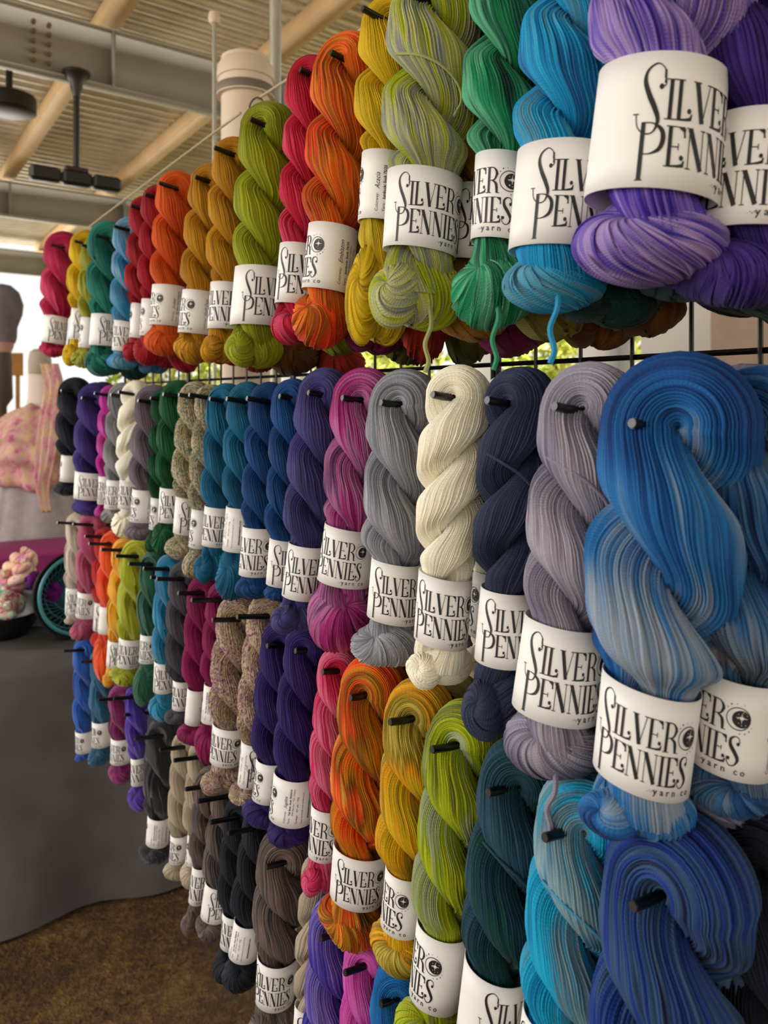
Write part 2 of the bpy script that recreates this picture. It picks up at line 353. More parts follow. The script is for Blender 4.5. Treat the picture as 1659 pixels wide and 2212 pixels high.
def paper_label(par, L, z0, z1, rl, cxl, txt, detail, tilt=0., flare=0.):
    H = z0 - z1; n = 72 if detail else 40; th = np.arange(n) / n * 2 * PI
    k = rng.random(3) * 6
    def rad(p, f): return rl * (1 + .025 * np.sin(2 * p + k[0]) + .012 * np.sin(3 * p + k[1])) * (1 + flare * (f - .5))
    def at(p, f, dr=0.):                                # p angle, f height fraction
        r = rad(p, f) + dr; return np.stack([r * np.cos(p), r * np.sin(p), z1 + H * f + tilt * r * np.cos(p)], -1)
    rows = []
    for f in np.linspace(0, 1, 5): rows.append(at(th, f))
    for f in np.linspace(1, 0, 5): rows.append(at(th, f, -.0006))
    V = np.array(rows); F = gridfaces(10, n, True, True)[:, ::-1]
    o = mk('paper_label', V.reshape(-1, 3), F, PAPER, par)
    tag(o, 'white printed paper band')
    sh = rl / H                                         # radius in label heights
    Vs, Fs, Ms = [], [], []; b = 0
    for fl in ([LOGO] + ([txt] if txt else [])):
        v = np.array(fl.V); p = -PI / 2 + (v[:, 0] - cxl) / sh; Vs.append(at(p, v[:, 1], .00035))
        Fs += [tuple(i + b for i in f) for f in fl.F]; Ms += fl.mi; b += len(v)
    Vs = np.concatenate(Vs); Ms = np.array(Ms)
    w = np.unique([i for f, mm in zip(Fs, Ms) if mm for i in f]); q = Vs[w]; rr = np.hypot(q[:, 0], q[:, 1])[:, None]
    Vs[w, :2] *= 1 + .0003 / rr
    if detail: mk('lettering', Vs, Fs, [INK, STARW], o, smooth=False, mi=Ms)
    else: mk('lettering', Vs, Fs, [INK, STARW], o, smooth=False, mi=Ms)
    return o
# ------------------------------------------------------------------ dyed colourways
def Y(k):
    P = {
     'rose': (['8a2742', 'b63454', 'd9607c'],), 'yellow': (['8a7420', 'c9a21c', 'e0bd3a', '9a8a30'],), 'olivegrey': (['8a8a78', '8c8f3a', 'a9a54a', 'b8b4a4'],),
     'teal': (['0e3f3c', '1d5f55', '3f8a78', '14504a'],), 'blue': (['12588e', '1c7cb0', '5290b4', '86a4ba', '18609a'],), 'bluedk': (['3a5f90', '5a80b0', '2c4c7c'],),
     'crimson': (['7a0c26', '960f2c', 'b01c3c'], dict(fine=.55)), 'orange': (['a84406', 'c85a0a', 'da7018'], dict(fine=.6)), 'gold': (['8a6208', 'b07f10', 'c99722'], dict(fine=.6)),
     'olive': (['6c7206', '8a9210', 'a4aa20'], dict(fine=.6)), 'pink': (['760c38', 'a80c34', 'bc2048', 'c85a78', '6c1a44'],), 'ember': (['c84a06', 'e0640a', 'd97c22', '96501e', 'e04806', 'f07810'],),
     'acacia': (['8a7a20', 'c4a028', 'd9b93c', 'a08a2a', 'e0c860'],), 'lime': (['7c8488', '8c9a2a', 'b0b83a', 'b9bc86', '84888c', 'a4ac30', 'c0c498'],), 'emerald': (['0a302c', '0c6a48', '168a60', '6ab08c', '0a4a3e', '12784e'],),
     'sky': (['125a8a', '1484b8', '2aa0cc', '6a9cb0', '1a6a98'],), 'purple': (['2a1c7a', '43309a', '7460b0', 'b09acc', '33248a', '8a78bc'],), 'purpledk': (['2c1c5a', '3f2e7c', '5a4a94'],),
     'navyblk': (['14161f', '1c1f2c', '262a38'],), 'violet': (['2a1f58', '403276', '54468e'],), 'magenta': (['8a1a6a', 'b83a92', 'cc62aa', '7a2468'],), 'greyv': (['4a4a4e', '77777b', '9c9ca0', '605e62'],),
     'cream': (['efe4cc', 'fbf2de', 'fffaf0'], dict(fine=.5, gain=1.)), 'greyp': (['453f48', '6a616c', '8a7f88', '4a4350'],), 'green': (['04301c', '0a4a2c', '126038'], dict(fine=.6)),
     'speck': (['8a7a5a', 'b8a68a', 'cbbba4', '2f5a4a', 'c0ad92', '9a8040', 'b7a690'], dict(cu=7, cv=16, fine=.6, speck=1, sharp=.2)), 'speckp': (['8a8458', 'bfae98', 'c6b59c', '6a2a5e', 'bfae94', '6a6a34', 'c6a898', 'a83a66'], dict(cu=5, cv=12, fine=.55, speck=1, sharp=.2)),
     'tealblue': (['064a66', '0a5f80', '0f6f92'], dict(fine=.6)), 'denim': (['10305c', '163f72', '1e4f88'], dict(fine=.6)), 'navypur': (['2a2850', '343260', '464478', '3a2a70'],),
     'berry': (['5a1a4a', '8e2060', 'a84482', 'b87aa2', '5e3a62', '7e4676'],), 'grey': (['5a5b63', '85868f', 'a4a5ae', 'babac0'], dict(fine=.5)), 'navy': (['232a44', '2e3650', '3c4460'], dict(fine=.6, gain=0.8)),
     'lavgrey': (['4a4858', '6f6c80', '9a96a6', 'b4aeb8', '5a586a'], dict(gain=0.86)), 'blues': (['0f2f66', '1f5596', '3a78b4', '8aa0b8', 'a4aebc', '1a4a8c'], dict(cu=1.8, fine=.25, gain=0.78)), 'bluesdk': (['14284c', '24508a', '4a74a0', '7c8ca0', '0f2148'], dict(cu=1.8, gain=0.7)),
     'pale': (['cdbfb0', 'ddd0c2', 'e6dccf'], dict(fuzz=1)), 'dustyrose': (['983c5c', 'ad5070', 'c06a86'], dict(fuzz=1)), 'red': (['a00f1c', 'bd1624', 'cc2a34'], dict(fuzz=1)),
     'mohorange': (['e04a05', 'f05c08', 'f8741a'], dict(fuzz=1)), 'mohyellow': (['e09a05', 'f2b20c', 'f8c428'], dict(fuzz=1)), 'mohlime': (['8a9010', 'a9ae1e', 'c6ca40'], dict(fuzz=1)),
     'mohgreen': (['0a4030', '0f5a44', '1c6e56'], dict(fuzz=1)), 'turq': (['0a6a90', '0f86b0', '2a9cc4'], dict(fuzz=1)), 'charcoal': (['2e2c30', '44424a', '5a5860'], dict(fine=.5)), 'black': (['121216', '1b1b21', '26262e'], dict(fine=.5)),
     'plum': (['640a3c', '7c0f4c', '8e1e5c'], dict(fine=.6)), 'dkviolet': (['1e1048', '2a1a5c', '382670'], dict(fine=.6, gain=0.8)), 'crim3': (['8a0f30', 'b01a3e', 'c84468', 'd8809a', 'a01434'],),
     'orangemix': (['4a2a12', 'e04a08', 'e87a12', 'c98a2a', '7a5218', 'e05a08', 'd9b060', '3a2418'], dict(cu=2.2, fine=.3)), 'goldmix': (['6a5a20', 'b0962a', 'd9b83a', 'e0a012', '8a7a34', 'd0bc6a', '7a6a28'], dict(cu=2.2, fine=.3)),
     'limemix': (['828c80', 'a8b08a', '8a9c14', 'b4bc1a', '5e6a22', '9ca466', '848c90'], dict(cu=2.2, fine=.3)), 'tealdk': (['0a2428', '0c4a44', '123c48', '34566c', '0a3a34'], dict(cu=2.2, gain=0.75)), 'turqmix': (['0a6a9a', '12a0cc', '2ab4dc', '6a90a4', '9ab4bc', '0f78a4'], dict(cu=2.2, fine=.3, gain=0.82)),
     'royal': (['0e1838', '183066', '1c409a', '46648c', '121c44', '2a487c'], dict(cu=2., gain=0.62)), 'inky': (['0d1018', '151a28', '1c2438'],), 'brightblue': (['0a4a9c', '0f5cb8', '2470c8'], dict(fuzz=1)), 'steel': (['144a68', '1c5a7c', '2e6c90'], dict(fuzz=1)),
     'mohplum': (['640a48', '7c0f5c', '962a76'], dict(fuzz=1)), 'mohviolet': (['3a208c', '4c30a0', '6248b8'], dict(fuzz=1)), 'lavender': (['8c8cae', 'a4a4c4', 'b8b8d0'], dict(fuzz=1)), 'mohblack': (['141318', '1e1c24', '2a2832'], dict(fuzz=1)),
     'oat': (['9a8e7c', 'b4a894', 'c6bba8'], dict(fine=.6)), 'greybrown': (['2c2a2c', '544a48', '7a6a64', '3a3a42', '8c7a72'], dict(fine=.5)), 'blackblue': (['0f1017', '171922', '21242f'], dict(fine=.5)),
     'purple4': (['1e1a60', '33288a', '5a4ca4', '8478b8', '241e6c'],), 'pink4': (['8a1c78', 'b83a9c', 'd070b4', 'cc58ac', '7a1a6c'],), 'blue4': (['064a80', '0a66a4', '1a7cbc'], dict(fine=.5)),
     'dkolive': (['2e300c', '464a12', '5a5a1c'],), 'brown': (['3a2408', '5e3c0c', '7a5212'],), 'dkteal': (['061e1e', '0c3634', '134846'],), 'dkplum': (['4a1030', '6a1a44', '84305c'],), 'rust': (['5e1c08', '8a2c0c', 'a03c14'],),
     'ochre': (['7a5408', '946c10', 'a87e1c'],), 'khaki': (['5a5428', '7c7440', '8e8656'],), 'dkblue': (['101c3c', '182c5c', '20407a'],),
    }[k]
    return yarn(k, P[0], **(P[1] if len(P) > 1 else {}))
# ------------------------------------------------------------------ the front skeins.
# key: colour, top px, bottom px, width, label rows, label width, logo column facing out, twist hand, set back, tag, where, small print, colours hung behind
SK = [
 # ---- top row
 ('rose', 143, 503, 112, 770, 64, 683, 742, 50, 0.0, 1, 0, 'rose red top row skein', 'at the far left end of the rack', None, ['mohorange']),
 ('yellow', 190, 499, 166, 793, 56, 668, 735, 40, 0.0, 1, .012, 'mustard yellow top row skein', 'next to the rose red one at far left', None, []),
 ('olivegrey', 212, 512, 184, 797, 50, 687, 752, 36, -.9, 1, 0, 'olive and grey top row skein', 'between mustard yellow and teal ones', None, []),
 ('teal', 238, 481, 222, 812, 70, 680, 748, 60, -.05, 1, 0, 'dark teal top row skein', 'beside a narrow blue one', None, ['dkteal']),
 ('blue', 283, 470, 264, 798, 56, 695, 760, 44, .45, 1, 0, 'narrow blue top row skein', 'with a pale knotted end', None, ['bluedk']),
 ('crimson', 318, 424, 298, 782, 60, 658, 732, 44, -1., 1, .02, 'left crimson top row skein', 'with only a blank label side showing', None, []),
 ('crimson', 346, 400, 322, 790, 60, 648, 727, 46, -1., 1, 0, 'right crimson top row skein', 'beside the burnt orange one', None, ['crimson']),
 ('orange', 388, 372, 350, 767, 74, 618, 704, 64, 1.13, 1, 0, 'burnt orange top row skein', 'with handwriting on its label', ('Juniper', 'yak'), ['orange']),
 ('gold', 462, 356, 414, 783, 78, 630, 722, 70, 1.1, 1, 0, 'left old gold top row skein', 'with handwriting on its label', ('Gold Dust', 'yak'), ['crimson']),
 ('gold', 510, 297, 478, 786, 80, 612, 712, 68, .5, 1, 0, 'right old gold top row skein', 'beside the large olive green one', None, ['rust']),
 ('olive', 588, 224, 545, 797, 108, 580, 705, 106, .22, 1, 0, 'large olive green top row skein', 'in the middle of the row', None, ['brown', 'rust']),
 ('pink', 680, 122, 632, 742, 96, 532, 660, 90, .2, 1, 0, 'crimson and pink top row skein', 'between olive green and bright orange ones', None, ['olive', 'dkolive']),
 ('ember', 762, 76, 695, 745, 134, 493, 632, 110, 1.15, 1, 0, 'bright orange top row skein', 'with two tone dyeing and handwritten label', ('Emblazon', 'sock'), ['dkplum', 'dkolive']),
 ('acacia', 855, -8, 812, 752, 128, 340, 486, 108, 1.36, 1, .008, 'acacia yellow top row skein', 'with loose strands under its label', ('Acacia', 'sock'), ['rust', 'dkolive']),
 ('lime', 955, -75, 893, 717, 184, 382, 548, 156, .27, 1, -.008, 'lime and grey top row skein', 'with a grey knotted end', None, ['ochre', 'dkplum']),
 ('emerald', 1118, -150, 1075, 705, 172, 345, 528, 132, .86, 1, .006, 'emerald green top row skein', 'beside the sky blue one', None, ['khaki', 'brown']),
 ('sky', 1275, -270, 1190, 670, 212, 332, 548, 200, .07, 1, 0, 'sky blue top row skein', 'beside the big purple one', None, ['dkteal', 'brown']),
 ('purple', 1490, -430, 1388, 612, 290, 168, 444, 262, .1, 1, -.006, 'big lilac and purple top row skein', 'tilted and nearest to us', None, ['tealdk', 'dkteal']),
 ('purpledk', 1690, -400, 1590, 665, 262, 275, 515, 236, .42, 1, .045, 'dark purple top row skein', 'cut off by the right edge of the picture', None, ['dkteal', 'inky']),
 # ---- second row
 ('navyblk', 165, 816, 146, 1070, 56, 983, 1040, 36, 1.5, 1, 0, 'blue black second row skein', 'at the far left end of the rack', None, ['navyblk']),
 ('violet', 210, 828, 189, 1112, 62, 1019, 1077, 60, .3, 1, 0, 'violet second row skein', 'with a braided end near the left', None, ['black']),
 ('magenta', 241, 832, 226, 1115, 40, 1028, 1088, 32, .9, 1, .015, 'magenta sliver of second row skein', 'squeezed between violet and grey ones', None, []),
 ('greyv', 268, 828, 245, 1127, 50, 1036, 1098, 40, .75, 1, 0, 'small grey second row skein', 'left of the small cream one', None, ['black']),
 ('cream', 298, 822, 270, 1160, 54, 1037, 1098, 40, .35, -1, 0, 'small cream second row skein', 'far along the rack', None, ['black']),
 ('greyp', 336, 832, 305, 1166, 66, 1056, 1125, 56, 1.25, 1, 0, 'mauve grey second row skein', 'beside two dark green ones', ('Supernova', 'yak'), ['cream']),
 ('green', 356, 838, 338, 1190, 46, 1075, 1143, 36, -1., 1, .012, 'left dark green second row skein', 'half hidden by its twin', None, []),
 ('green', 388, 821, 360, 1192, 62, 1053, 1127, 46, .2, 1, 0, 'right dark green second row skein', 'in front of its twin', None, []),
 ('speck', 426, 824, 391, 1208, 60, 1074, 1152, 46, -.1, 1, 0, 'left speckled tan second row skein', 'with a shiny wrapped label', None, ['speck']),
 ('speck', 456, 830, 422, 1250, 52, 1100, 1182, 40, 1.2, 1, 0, 'right speckled tan second row skein', 'next to the teal blue pair', None, []),
 ('tealblue', 494, 827, 457, 1256, 70, 1094, 1178, 54, .5, 1, 0, 'left teal blue second row skein', 'of a matching pair', None, []),
 ('tealblue', 540, 825, 506, 1290, 76, 1095, 1188, 62, 1.95, 1, 0, 'right teal blue second row skein', 'with web address on its label', ('', 'yak'), ['dkteal']),
 ('denim', 586, 826, 547, 1290, 74, 1137, 1240, 68, .66, 1, 0, 'left denim blue second row skein', 'of a matching pair', None, ['dkblue']),
 ('denim', 638, 817, 602, 1298, 80, 1164, 1263, 58, 0., 1, 0, 'right denim blue second row skein', 'beside the navy purple one', None, ['dkblue']),
 ('navypur', 712, 796, 640, 1362, 108, 1175, 1288, 80, .3, 1, 0, 'navy purple second row skein', 'beside the berry pink one', None, ['dkblue']),
 ('berry', 798, 796, 722, 1405, 126, 1137, 1257, 108, .58, 1, 0, 'berry pink second row skein', 'with a round purple end', None, ['dkplum', 'magenta']),
 ('grey', 882, 799, 840, 1440, 138, 1210, 1335, 106, .32, 1, 0, 'silver grey second row skein', 'left of the big cream one', None, ['greyp', 'magenta']),
 ('cream', 996, 789, 945, 1478, 128, 1239, 1384, 118, .48, -1, -.01, 'big cream second row skein', 'in the middle with two rounded ends', None, ['cream', 'khaki']),
 ('navy', 1132, 793, 1075, 1592, 148, 1270, 1425, 122, .25, -1, 0, 'navy second row skein', 'right of the big cream one', None, ['cream', 'charcoal']),
 ('lavgrey', 1290, 784, 1184, 1672, 188, 1338, 1533, 178, .35, 1, 0, 'lavender grey second row skein', 'left of the big blue one', None, ['greyp', 'charcoal']),
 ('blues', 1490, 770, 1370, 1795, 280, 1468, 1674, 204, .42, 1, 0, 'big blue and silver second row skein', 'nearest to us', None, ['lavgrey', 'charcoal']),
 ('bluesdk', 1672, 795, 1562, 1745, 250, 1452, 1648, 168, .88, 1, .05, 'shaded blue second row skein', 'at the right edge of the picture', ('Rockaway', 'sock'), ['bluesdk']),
 # ---- third row
 ('pale', 167, 1106, 160, 1345, 40, 1268, 1325, 36, .2, 1, 0.01, 'pale pink third row skein', 'at the far left end of the rack', None, []),
 ('dustyrose', 205, 1103, 182, 1382, 50, 1277, 1331, 44, .85, 1, 0, 'dusty rose third row skein', 'of fluffy yarn near the left end', None, ['dustyrose']),
 ('red', 226, 1136, 216, 1400, 38, 1300, 1360, 30, 0, 1, .02, 'scarlet third row skein', 'showing behind the fluffy orange one', None, []),
 ('mohorange', 246, 1147, 222, 1467, 46, 1308, 1366, 34, -.75, 1, 0, 'fluffy orange third row skein', 'left of the fluffy yellow one', None, ['orange']),
 ('mohyellow', 272, 1161, 246, 1481, 44, 1382, 1438, 38, .1, 1, 0.004, 'fluffy yellow third row skein', 'left of the lime one', None, ['mohyellow']),
 ('mohlime', 303, 1164, 272, 1479, 60, 1376, 1437, 48, .45, 1, -.004, 'fluffy lime third row skein', 'right of the yellow one', None, ['dkolive']),
 ('mohgreen', 335, 1187, 313, 1522, 50, 1368, 1428, 38, .85, 1, 0, 'fluffy dark green third row skein', 'left of the turquoise one', None, ['mohgreen']),
 ('turq', 368, 1197, 348, 1556, 50, 1428, 1492, 42, .2, 1, 0, 'fluffy turquoise third row skein', 'right of the dark green one', None, []),
 ('black', 386, 1222, 372, 1545, 40, 1422, 1492, 30, -1, 1, .02, 'black third row skein', 'half hidden between turquoise and charcoal ones', None, []),
 ('charcoal', 404, 1211, 388, 1562, 62, 1468, 1530, 36, .4, 1, 0, 'charcoal third row skein', 'left of the plum pair', None, ['charcoal']),
 ('plum', 446, 1241, 416, 1606, 62, 1486, 1560, 42, -.45, 1, 0, 'left plum third row skein', 'of a matching pair', None, ['plum']),
 ('plum', 490, 1254, 450, 1643, 64, 1476, 1556, 48, 1.75, 1, 0, 'right plum third row skein', 'with care print on its label', ('', 'yak'), ['plum']),
 ('speckp', 526, 1281, 481, 1704, 86, 1563, 1643, 68, .65, 1, 0, 'left speckled third row skein', 'with purple flecks and green patches', None, ['speckp']),
 ('speckp', 586, 1281, 534, 1736, 76, 1600, 1693, 52, 1.95, 1, 0, 'right speckled third row skein', 'next to the dark violet pair', ('', 'yak'), ['plum']),
 ('dkviolet', 622, 1334, 572, 1782, 88, 1638, 1722, 66, 1.38, 1, 0, 'left dark violet third row skein', 'of a matching pair', ('Sugilite', 'yak'), ['dkviolet']),
 ('dkviolet', 672, 1344, 624, 1818, 94, 1667, 1763, 92, 1.68, 1, -.004, 'right dark violet third row skein', 'with a big printed back label', ('Sugilite', 'yak'), ['dkviolet']),
 ('crim3', 735, 1398, 690, 1925, 78, 1738, 1846, 64, .72, 1, 0, 'crimson third row skein', 'left of the tiger orange one', None, ['crim3']),
 ('orangemix', 815, 1417, 760, 2030, 132, 1825, 1933, 112, .36, 1, 0, 'tiger orange and brown third row skein', 'below the berry pink one', None, ['brown']),
 ('goldmix', 915, 1467, 862, 2083, 132, 1872, 1994, 98, 1.02, 1, 0, 'golden yellow third row skein', 'below the big cream one', None, ['khaki', 'brown']),
 ('limemix', 1015, 1518, 925, 2260, 142, 1995, 2150, 112, 1.05, 1, 0, 'lime and sage third row skein', 'left of the dark teal one', None, ['khaki', 'olivegrey']),
 ('tealdk', 1140, 1598, 1040, 2335, 158, 2075, 2240, 142, -.1, 1, 0, 'dark teal third row skein', 'below the lavender grey one', None, ['tealdk', 'dkteal']),
 ('turqmix', 1280, 1670, 1195, 2420, 188, 2190, 2360, 176, .62, 1, 0, 'bright turquoise third row skein', 'below the big blue one', None, ['turqmix', 'dkteal']),
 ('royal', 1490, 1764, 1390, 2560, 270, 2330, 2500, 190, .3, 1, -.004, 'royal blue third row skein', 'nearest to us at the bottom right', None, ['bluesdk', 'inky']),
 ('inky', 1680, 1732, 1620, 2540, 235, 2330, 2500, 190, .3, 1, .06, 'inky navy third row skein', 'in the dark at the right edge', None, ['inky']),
 # ---- bottom row
 ('brightblue', 184, 1377, 181, 1640, 40, 1577, 1622, 34, 1.1, 1, 0, 'bright blue bottom row skein', 'at the far left end of the rack', None, []),
 ('steel', 224, 1396, 218, 1651, 46, 1555, 1608, 40, 1.1, 1, 0, 'steel blue bottom row skein', 'right of the bright blue one', None, []),
 ('mohplum', 264, 1476, 260, 1692, 46, 1591, 1644, 42, .85, 1, 0, 'fluffy plum bottom row skein', 'left of the violet one', None, []),
 ('mohviolet', 296, 1476, 299, 1750, 42, 1634, 1692, 30, .5, 1, 0, 'fluffy violet bottom row skein', 'left of the black fluffy one', None, []),
 ('lavender', 325, 1514, 316, 1735, 36, 1665, 1720, 30, .3, 1, .02, 'pale lavender bottom row skein', 'deep between violet and black ones', None, []),
 ('mohblack', 358, 1546, 337, 1860, 60, 1760, 1819, 48, 1.75, 1, 0, 'fluffy black bottom row skein', 'left of the oatmeal pair', ('', 'yak'), ['mohblack']),
 ('oat', 405, 1577, 382, 1898, 50, 1798, 1857, 40, 1.0, 1, 0, 'left oatmeal bottom row skein', 'of a matching pair', None, []),
 ('oat', 440, 1597, 414, 1912, 52, 1800, 1862, 36, -1, 1, .01, 'right oatmeal bottom row skein', 'half hidden behind a grey brown one', None, ['oat']),
 ('greybrown', 458, 1657, 420, 2010, 54, 1868, 1945, 38, .6, 1, 0, 'left grey brown bottom row skein', 'of a pair below the speckled ones', None, []),
 ('greybrown', 500, 1674, 456, 2024, 62, 1905, 1978, 54, 0, 1, 0, 'middle grey brown bottom row skein', 'left of the inky black pair', None, ['greybrown']),
 ('blackblue', 526, 1716, 492, 2115, 64, 1970, 2042, 46, .6, 1, 0.004, 'left inky black bottom row skein', 'of a matching pair', None, ['blackblue']),
 ('blackblue', 578, 1730, 515, 2132, 74, 1985, 2060, 62, 1.9, 1, 0, 'right inky black bottom row skein', 'with a printed label seam', ('', 'yak'), ['blackblue']),
 ('greybrown', 622, 1788, 588, 2228, 98, 2060, 2155, 84, .55, 1, 0, 'large grey brown bottom row skein', 'below the right dark violet one', None, ['greybrown', 'black']),
 ('oat', 685, 1850, 652, 2330, 58, 2170, 2280, 50, 0, -1, 0, 'slim oatmeal bottom row skein', 'below the crimson one', None, ['charcoal']),
 ('purple4', 732, 1938, 700, 2440, 104, 2300, 2390, 84, 0, 1, 0, 'indigo purple bottom row skein', 'below the tiger orange one', None, ['dkviolet']),
 ('pink4', 806, 2008, 770, 2570, 104, 2400, 2490, 84, 0, 1, 0, 'orchid pink bottom row skein', 'below the golden yellow one', None, ['purple4']),
 ('blue4', 872, 2074, 835, 2660, 110, 2480, 2570, 90, 0, 1, 0, 'cerulean blue bottom row skein', 'cut off by the bottom edge', None, ['dkblue']),
]
NAMES = dict(mohorange='orange', dkteal='dark teal', bluedk='dull blue', crimson='crimson', orange='burnt orange', rust='rust', brown='brown', olive='olive green', dkolive='dark olive', dkplum='wine red', ochre='ochre', khaki='khaki',
    tealdk='deep teal', inky='inky navy', navyblk='blue black', black='black', cream='cream', speck='speckled tan', dkblue='dark blue', magenta='magenta', greyp='mauve grey', charcoal='charcoal', lavgrey='lavender grey', bluesdk='shaded blue',
    dustyrose='dusty rose', mohyellow='yellow', mohgreen='green', plum='plum', speckp='speckled', dkviolet='dark violet', crim3='crimson', olivegrey='olive grey', turqmix='turquoise', mohblack='black', oat='oatmeal', greybrown='grey brown', blackblue='inky black', purple4='indigo')
SPIN = {'ember', 'navy', 'lavgrey', 'tealdk', 'gold', 'turqmix', 'lime'}     # with a visible tie
TAILS = {'emerald', 'sky', 'lavgrey', 'turqmix', 'lime', 'olive'}
def skein(i, key, xt, yt, xb, yb, W, l0, l1, lw, cxl, hand, off, label, small, lod=None, hang=None, seedphi=None):
    xm = .5 * (xt + xb); zd = depth(xm, FRONT + off)
    A, B = unp(xt, yt, zd), unp(xb, yb, zd)
    if hang is not None: A, B = A + hang, B + hang
    L = float(np.linalg.norm(A - B)); zl = (A - B) / L
    vd = np.array([A[0], A[1], 0]); vd /= np.linalg.norm(vd); yl = vd - zl * vd.dot(zl); yl /= np.linalg.norm(yl); xl = np.cross(yl, zl)
    R = W / 2 * zd / FPX; rl = min(lw / 2 * zd / FPX, R * .98)
    f0 = (l0 - yt) / (yb - yt); f1 = (l1 - yt) / (yb - yt)
    root = empty('yarn_skein', A, label, 'yarn skein', 'hanging yarn skeins', rot=Matrix((xl, yl, zl)).transposed().to_euler())
    mat = Y(key); fuzz = key.startswith('moh') or key in ('pale', 'dustyrose', 'red', 'turq', 'brightblue', 'steel', 'lavender')
    if lod is None: lod = 0 if zd < .80 else (1 if zd < 1.35 else 2)
    n, sub, m = [(68, 3, 84), (42, 3, 62), (30, 2, 44), (36, 2, 36)][lod]
    if fuzz: n, sub = 22, 2
    turns = ((1 - (1 - f1) * .4) * L) / (4.2 * R) * rng.uniform(.94, 1.06)
    turns = max(1.25, min(2.6, turns * (1. if not fuzz else .75)))
    phi0 = rng.uniform(-.55, -.1) if hand > 0 else PI - rng.uniform(.1, .7)
    ply_body(L, R, f0, f1, rl, hand, turns, phi0, n, sub, m, (.05, .058, .085, .06)[lod] if not fuzz else .014, 1.15, 'yarn_twist', mat, root, 1 if not fuzz else 2)
    # tucked end below the paper band
    e = (1 - f1) * L; c = np.array([0, 0, -(f1 * L + e * .53)]); rx = max(rl * 1.08, min(R * .92, e * .9)); st = STYLE.get(label.split(' skein')[0], i % 4)
    px_ = rng.uniform(-.35, .35)
    if st in (0, 3):
        yarn_ball(c, (rx, rx * .92, e * .5), (px_, -.75, .75), int(n * 1.25), sub, max(16, m // 3), .034 if not fuzz else .012, 'tucked_end', mat, root, swirl=.5 * hand)
    elif st == 1:
        yarn_ball(c + [rx * .18, .1 * rx, e * .03], (rx * .86, rx * .86, e * .47), (.25, .35, .9), n, sub, max(16, m // 3), .034, 'tucked_end', mat, root, swirl=.8 * hand)
        yarn_ball(c + [-rx * .45, -rx * .5, -e * .06], (rx * .56, rx * .5, e * .40), (-.45, -.8, .4), int(n * .6), sub, max(14, m // 4), .04, 'end_knot', mat, root, swirl=1.1)
    else:
        yarn_ball(c + [-rx * .1, 0, 0], (rx * .98, rx * .9, e * .5), (-.55, -.65, .55), int(n * 1.25), sub, max(16, m // 3), .034, 'tucked_end', mat, root, swirl=-.9 * hand, lump=.09)
    if lw: paper_label(root, L, -f0 * L, -f1 * L, rl * 1.015, cxl, text_side(*small) if small and zd < 1.35 else None, lod == 0, tilt=rng.uniform(-.10, .04), flare=rng.uniform(-.06, .06))
    if lod == 0 and key in SPIN:
        zz = -L * rng.uniform(.26, .34); r_ = R * 1.01
        thread('tie_thread', [(-r_ * .75, -r_ * .68, zz + .01), (-r_ * .3, -r_ * .98, zz + .004), (r_ * .15, -r_ * 1.02, zz - .004), (r_ * .5, -r_ * .9, zz - .016), (r_ * .62, -r_ * .84, zz - .03), (r_ * .5, -r_ * .92, zz - .045)], .0012, mat, root)
    if lod == 0 and key in TAILS:
        zz = -L + e * .15; d = rng.uniform(-.4, .4) * rx
        thread('loose_tail', [(d, -rx * .55, zz + .012), (d + .003, -rx * .7, zz - .006), (d - .001, -rx * .55, zz - .022), (d + .003, -rx * .5, zz - .036), (d + .001, -rx * .52, zz - .046)], .0022, mat, root)
    return root, A, B, R, zd, zl
FACE = {'big blue and silver second row skein': .30, 'lavender grey second row skein': .19, 'big cream second row skein': .28, 'large olive green top row skein': .04, 'lime and grey top row skein': .15, 'sky blue top row skein': .04,
 'big lilac and purple top row skein': -.09, 'bright orange top row skein': .95, 'acacia yellow top row skein': 1.225, 'burnt orange top row skein': .95, 'left old gold top row skein': .92, 'right teal blue second row skein': 1.65,
 'mauve grey second row skein': 1.0, 'left dark violet third row skein': 1.05, 'right dark violet third row skein': 1.3, 'right inky black bottom row skein': 1.58, 'right speckled third row skein': 1.66, 'right plum third row skein': 1.45, 'silver grey second row skein': .2, 'navy second row skein': .12}
STYLE = {'big lilac and purple top row': 0, 'lime and grey top row': 1, 'emerald green top row': 2, 'sky blue top row': 0, 'large olive green top row': 1, 'bright orange top row': 2, 'berry pink second row': 0, 'silver grey second row': 2,
 'big cream second row': 1, 'lavender grey second row': 0, 'big blue and silver second row': 1, 'dark purple top row': 2, 'tiger orange and brown third row': 2, 'golden yellow third row': 0}
HOOKS = []
for i, s in enumerate(SK):
    key, xt, yt, xb, yb, W, l0, l1, lw, cxl, hand, off, tg, where, small, behind = s
    cxl = FACE.get(tg, cxl * .78); W = W * (1.18 if depth((xt + xb) / 2, FRONT) > .9 else 1.12)
    if not behind: behind = [key]
    root, A, B, R, zd, zl = skein(i, key, xt, yt, xb, yb, W, l0, l1, lw, cxl, hand, off, tg + ' ' + where, small)
    vd = np.array([A[0], A[1], 0]); vd /= np.linalg.norm(vd); xl = np.cross(vd, UP); HOOKS.append((A - zl * R * .95 - vd * R * .62 - xl * R * (.45 if zd < .8 else .2), R, tg, off, zd))
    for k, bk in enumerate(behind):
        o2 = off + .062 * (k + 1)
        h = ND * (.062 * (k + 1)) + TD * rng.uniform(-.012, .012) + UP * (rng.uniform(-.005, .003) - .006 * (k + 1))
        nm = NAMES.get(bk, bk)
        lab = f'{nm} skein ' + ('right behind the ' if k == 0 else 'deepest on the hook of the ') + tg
        skein(i + 1 + k, bk, xt, yt, xb, yb, W * .98, l0, l1, lw * .95, rng.uniform(-.5, 1.5), hand, off, lab, None, lod=3, hang=h)
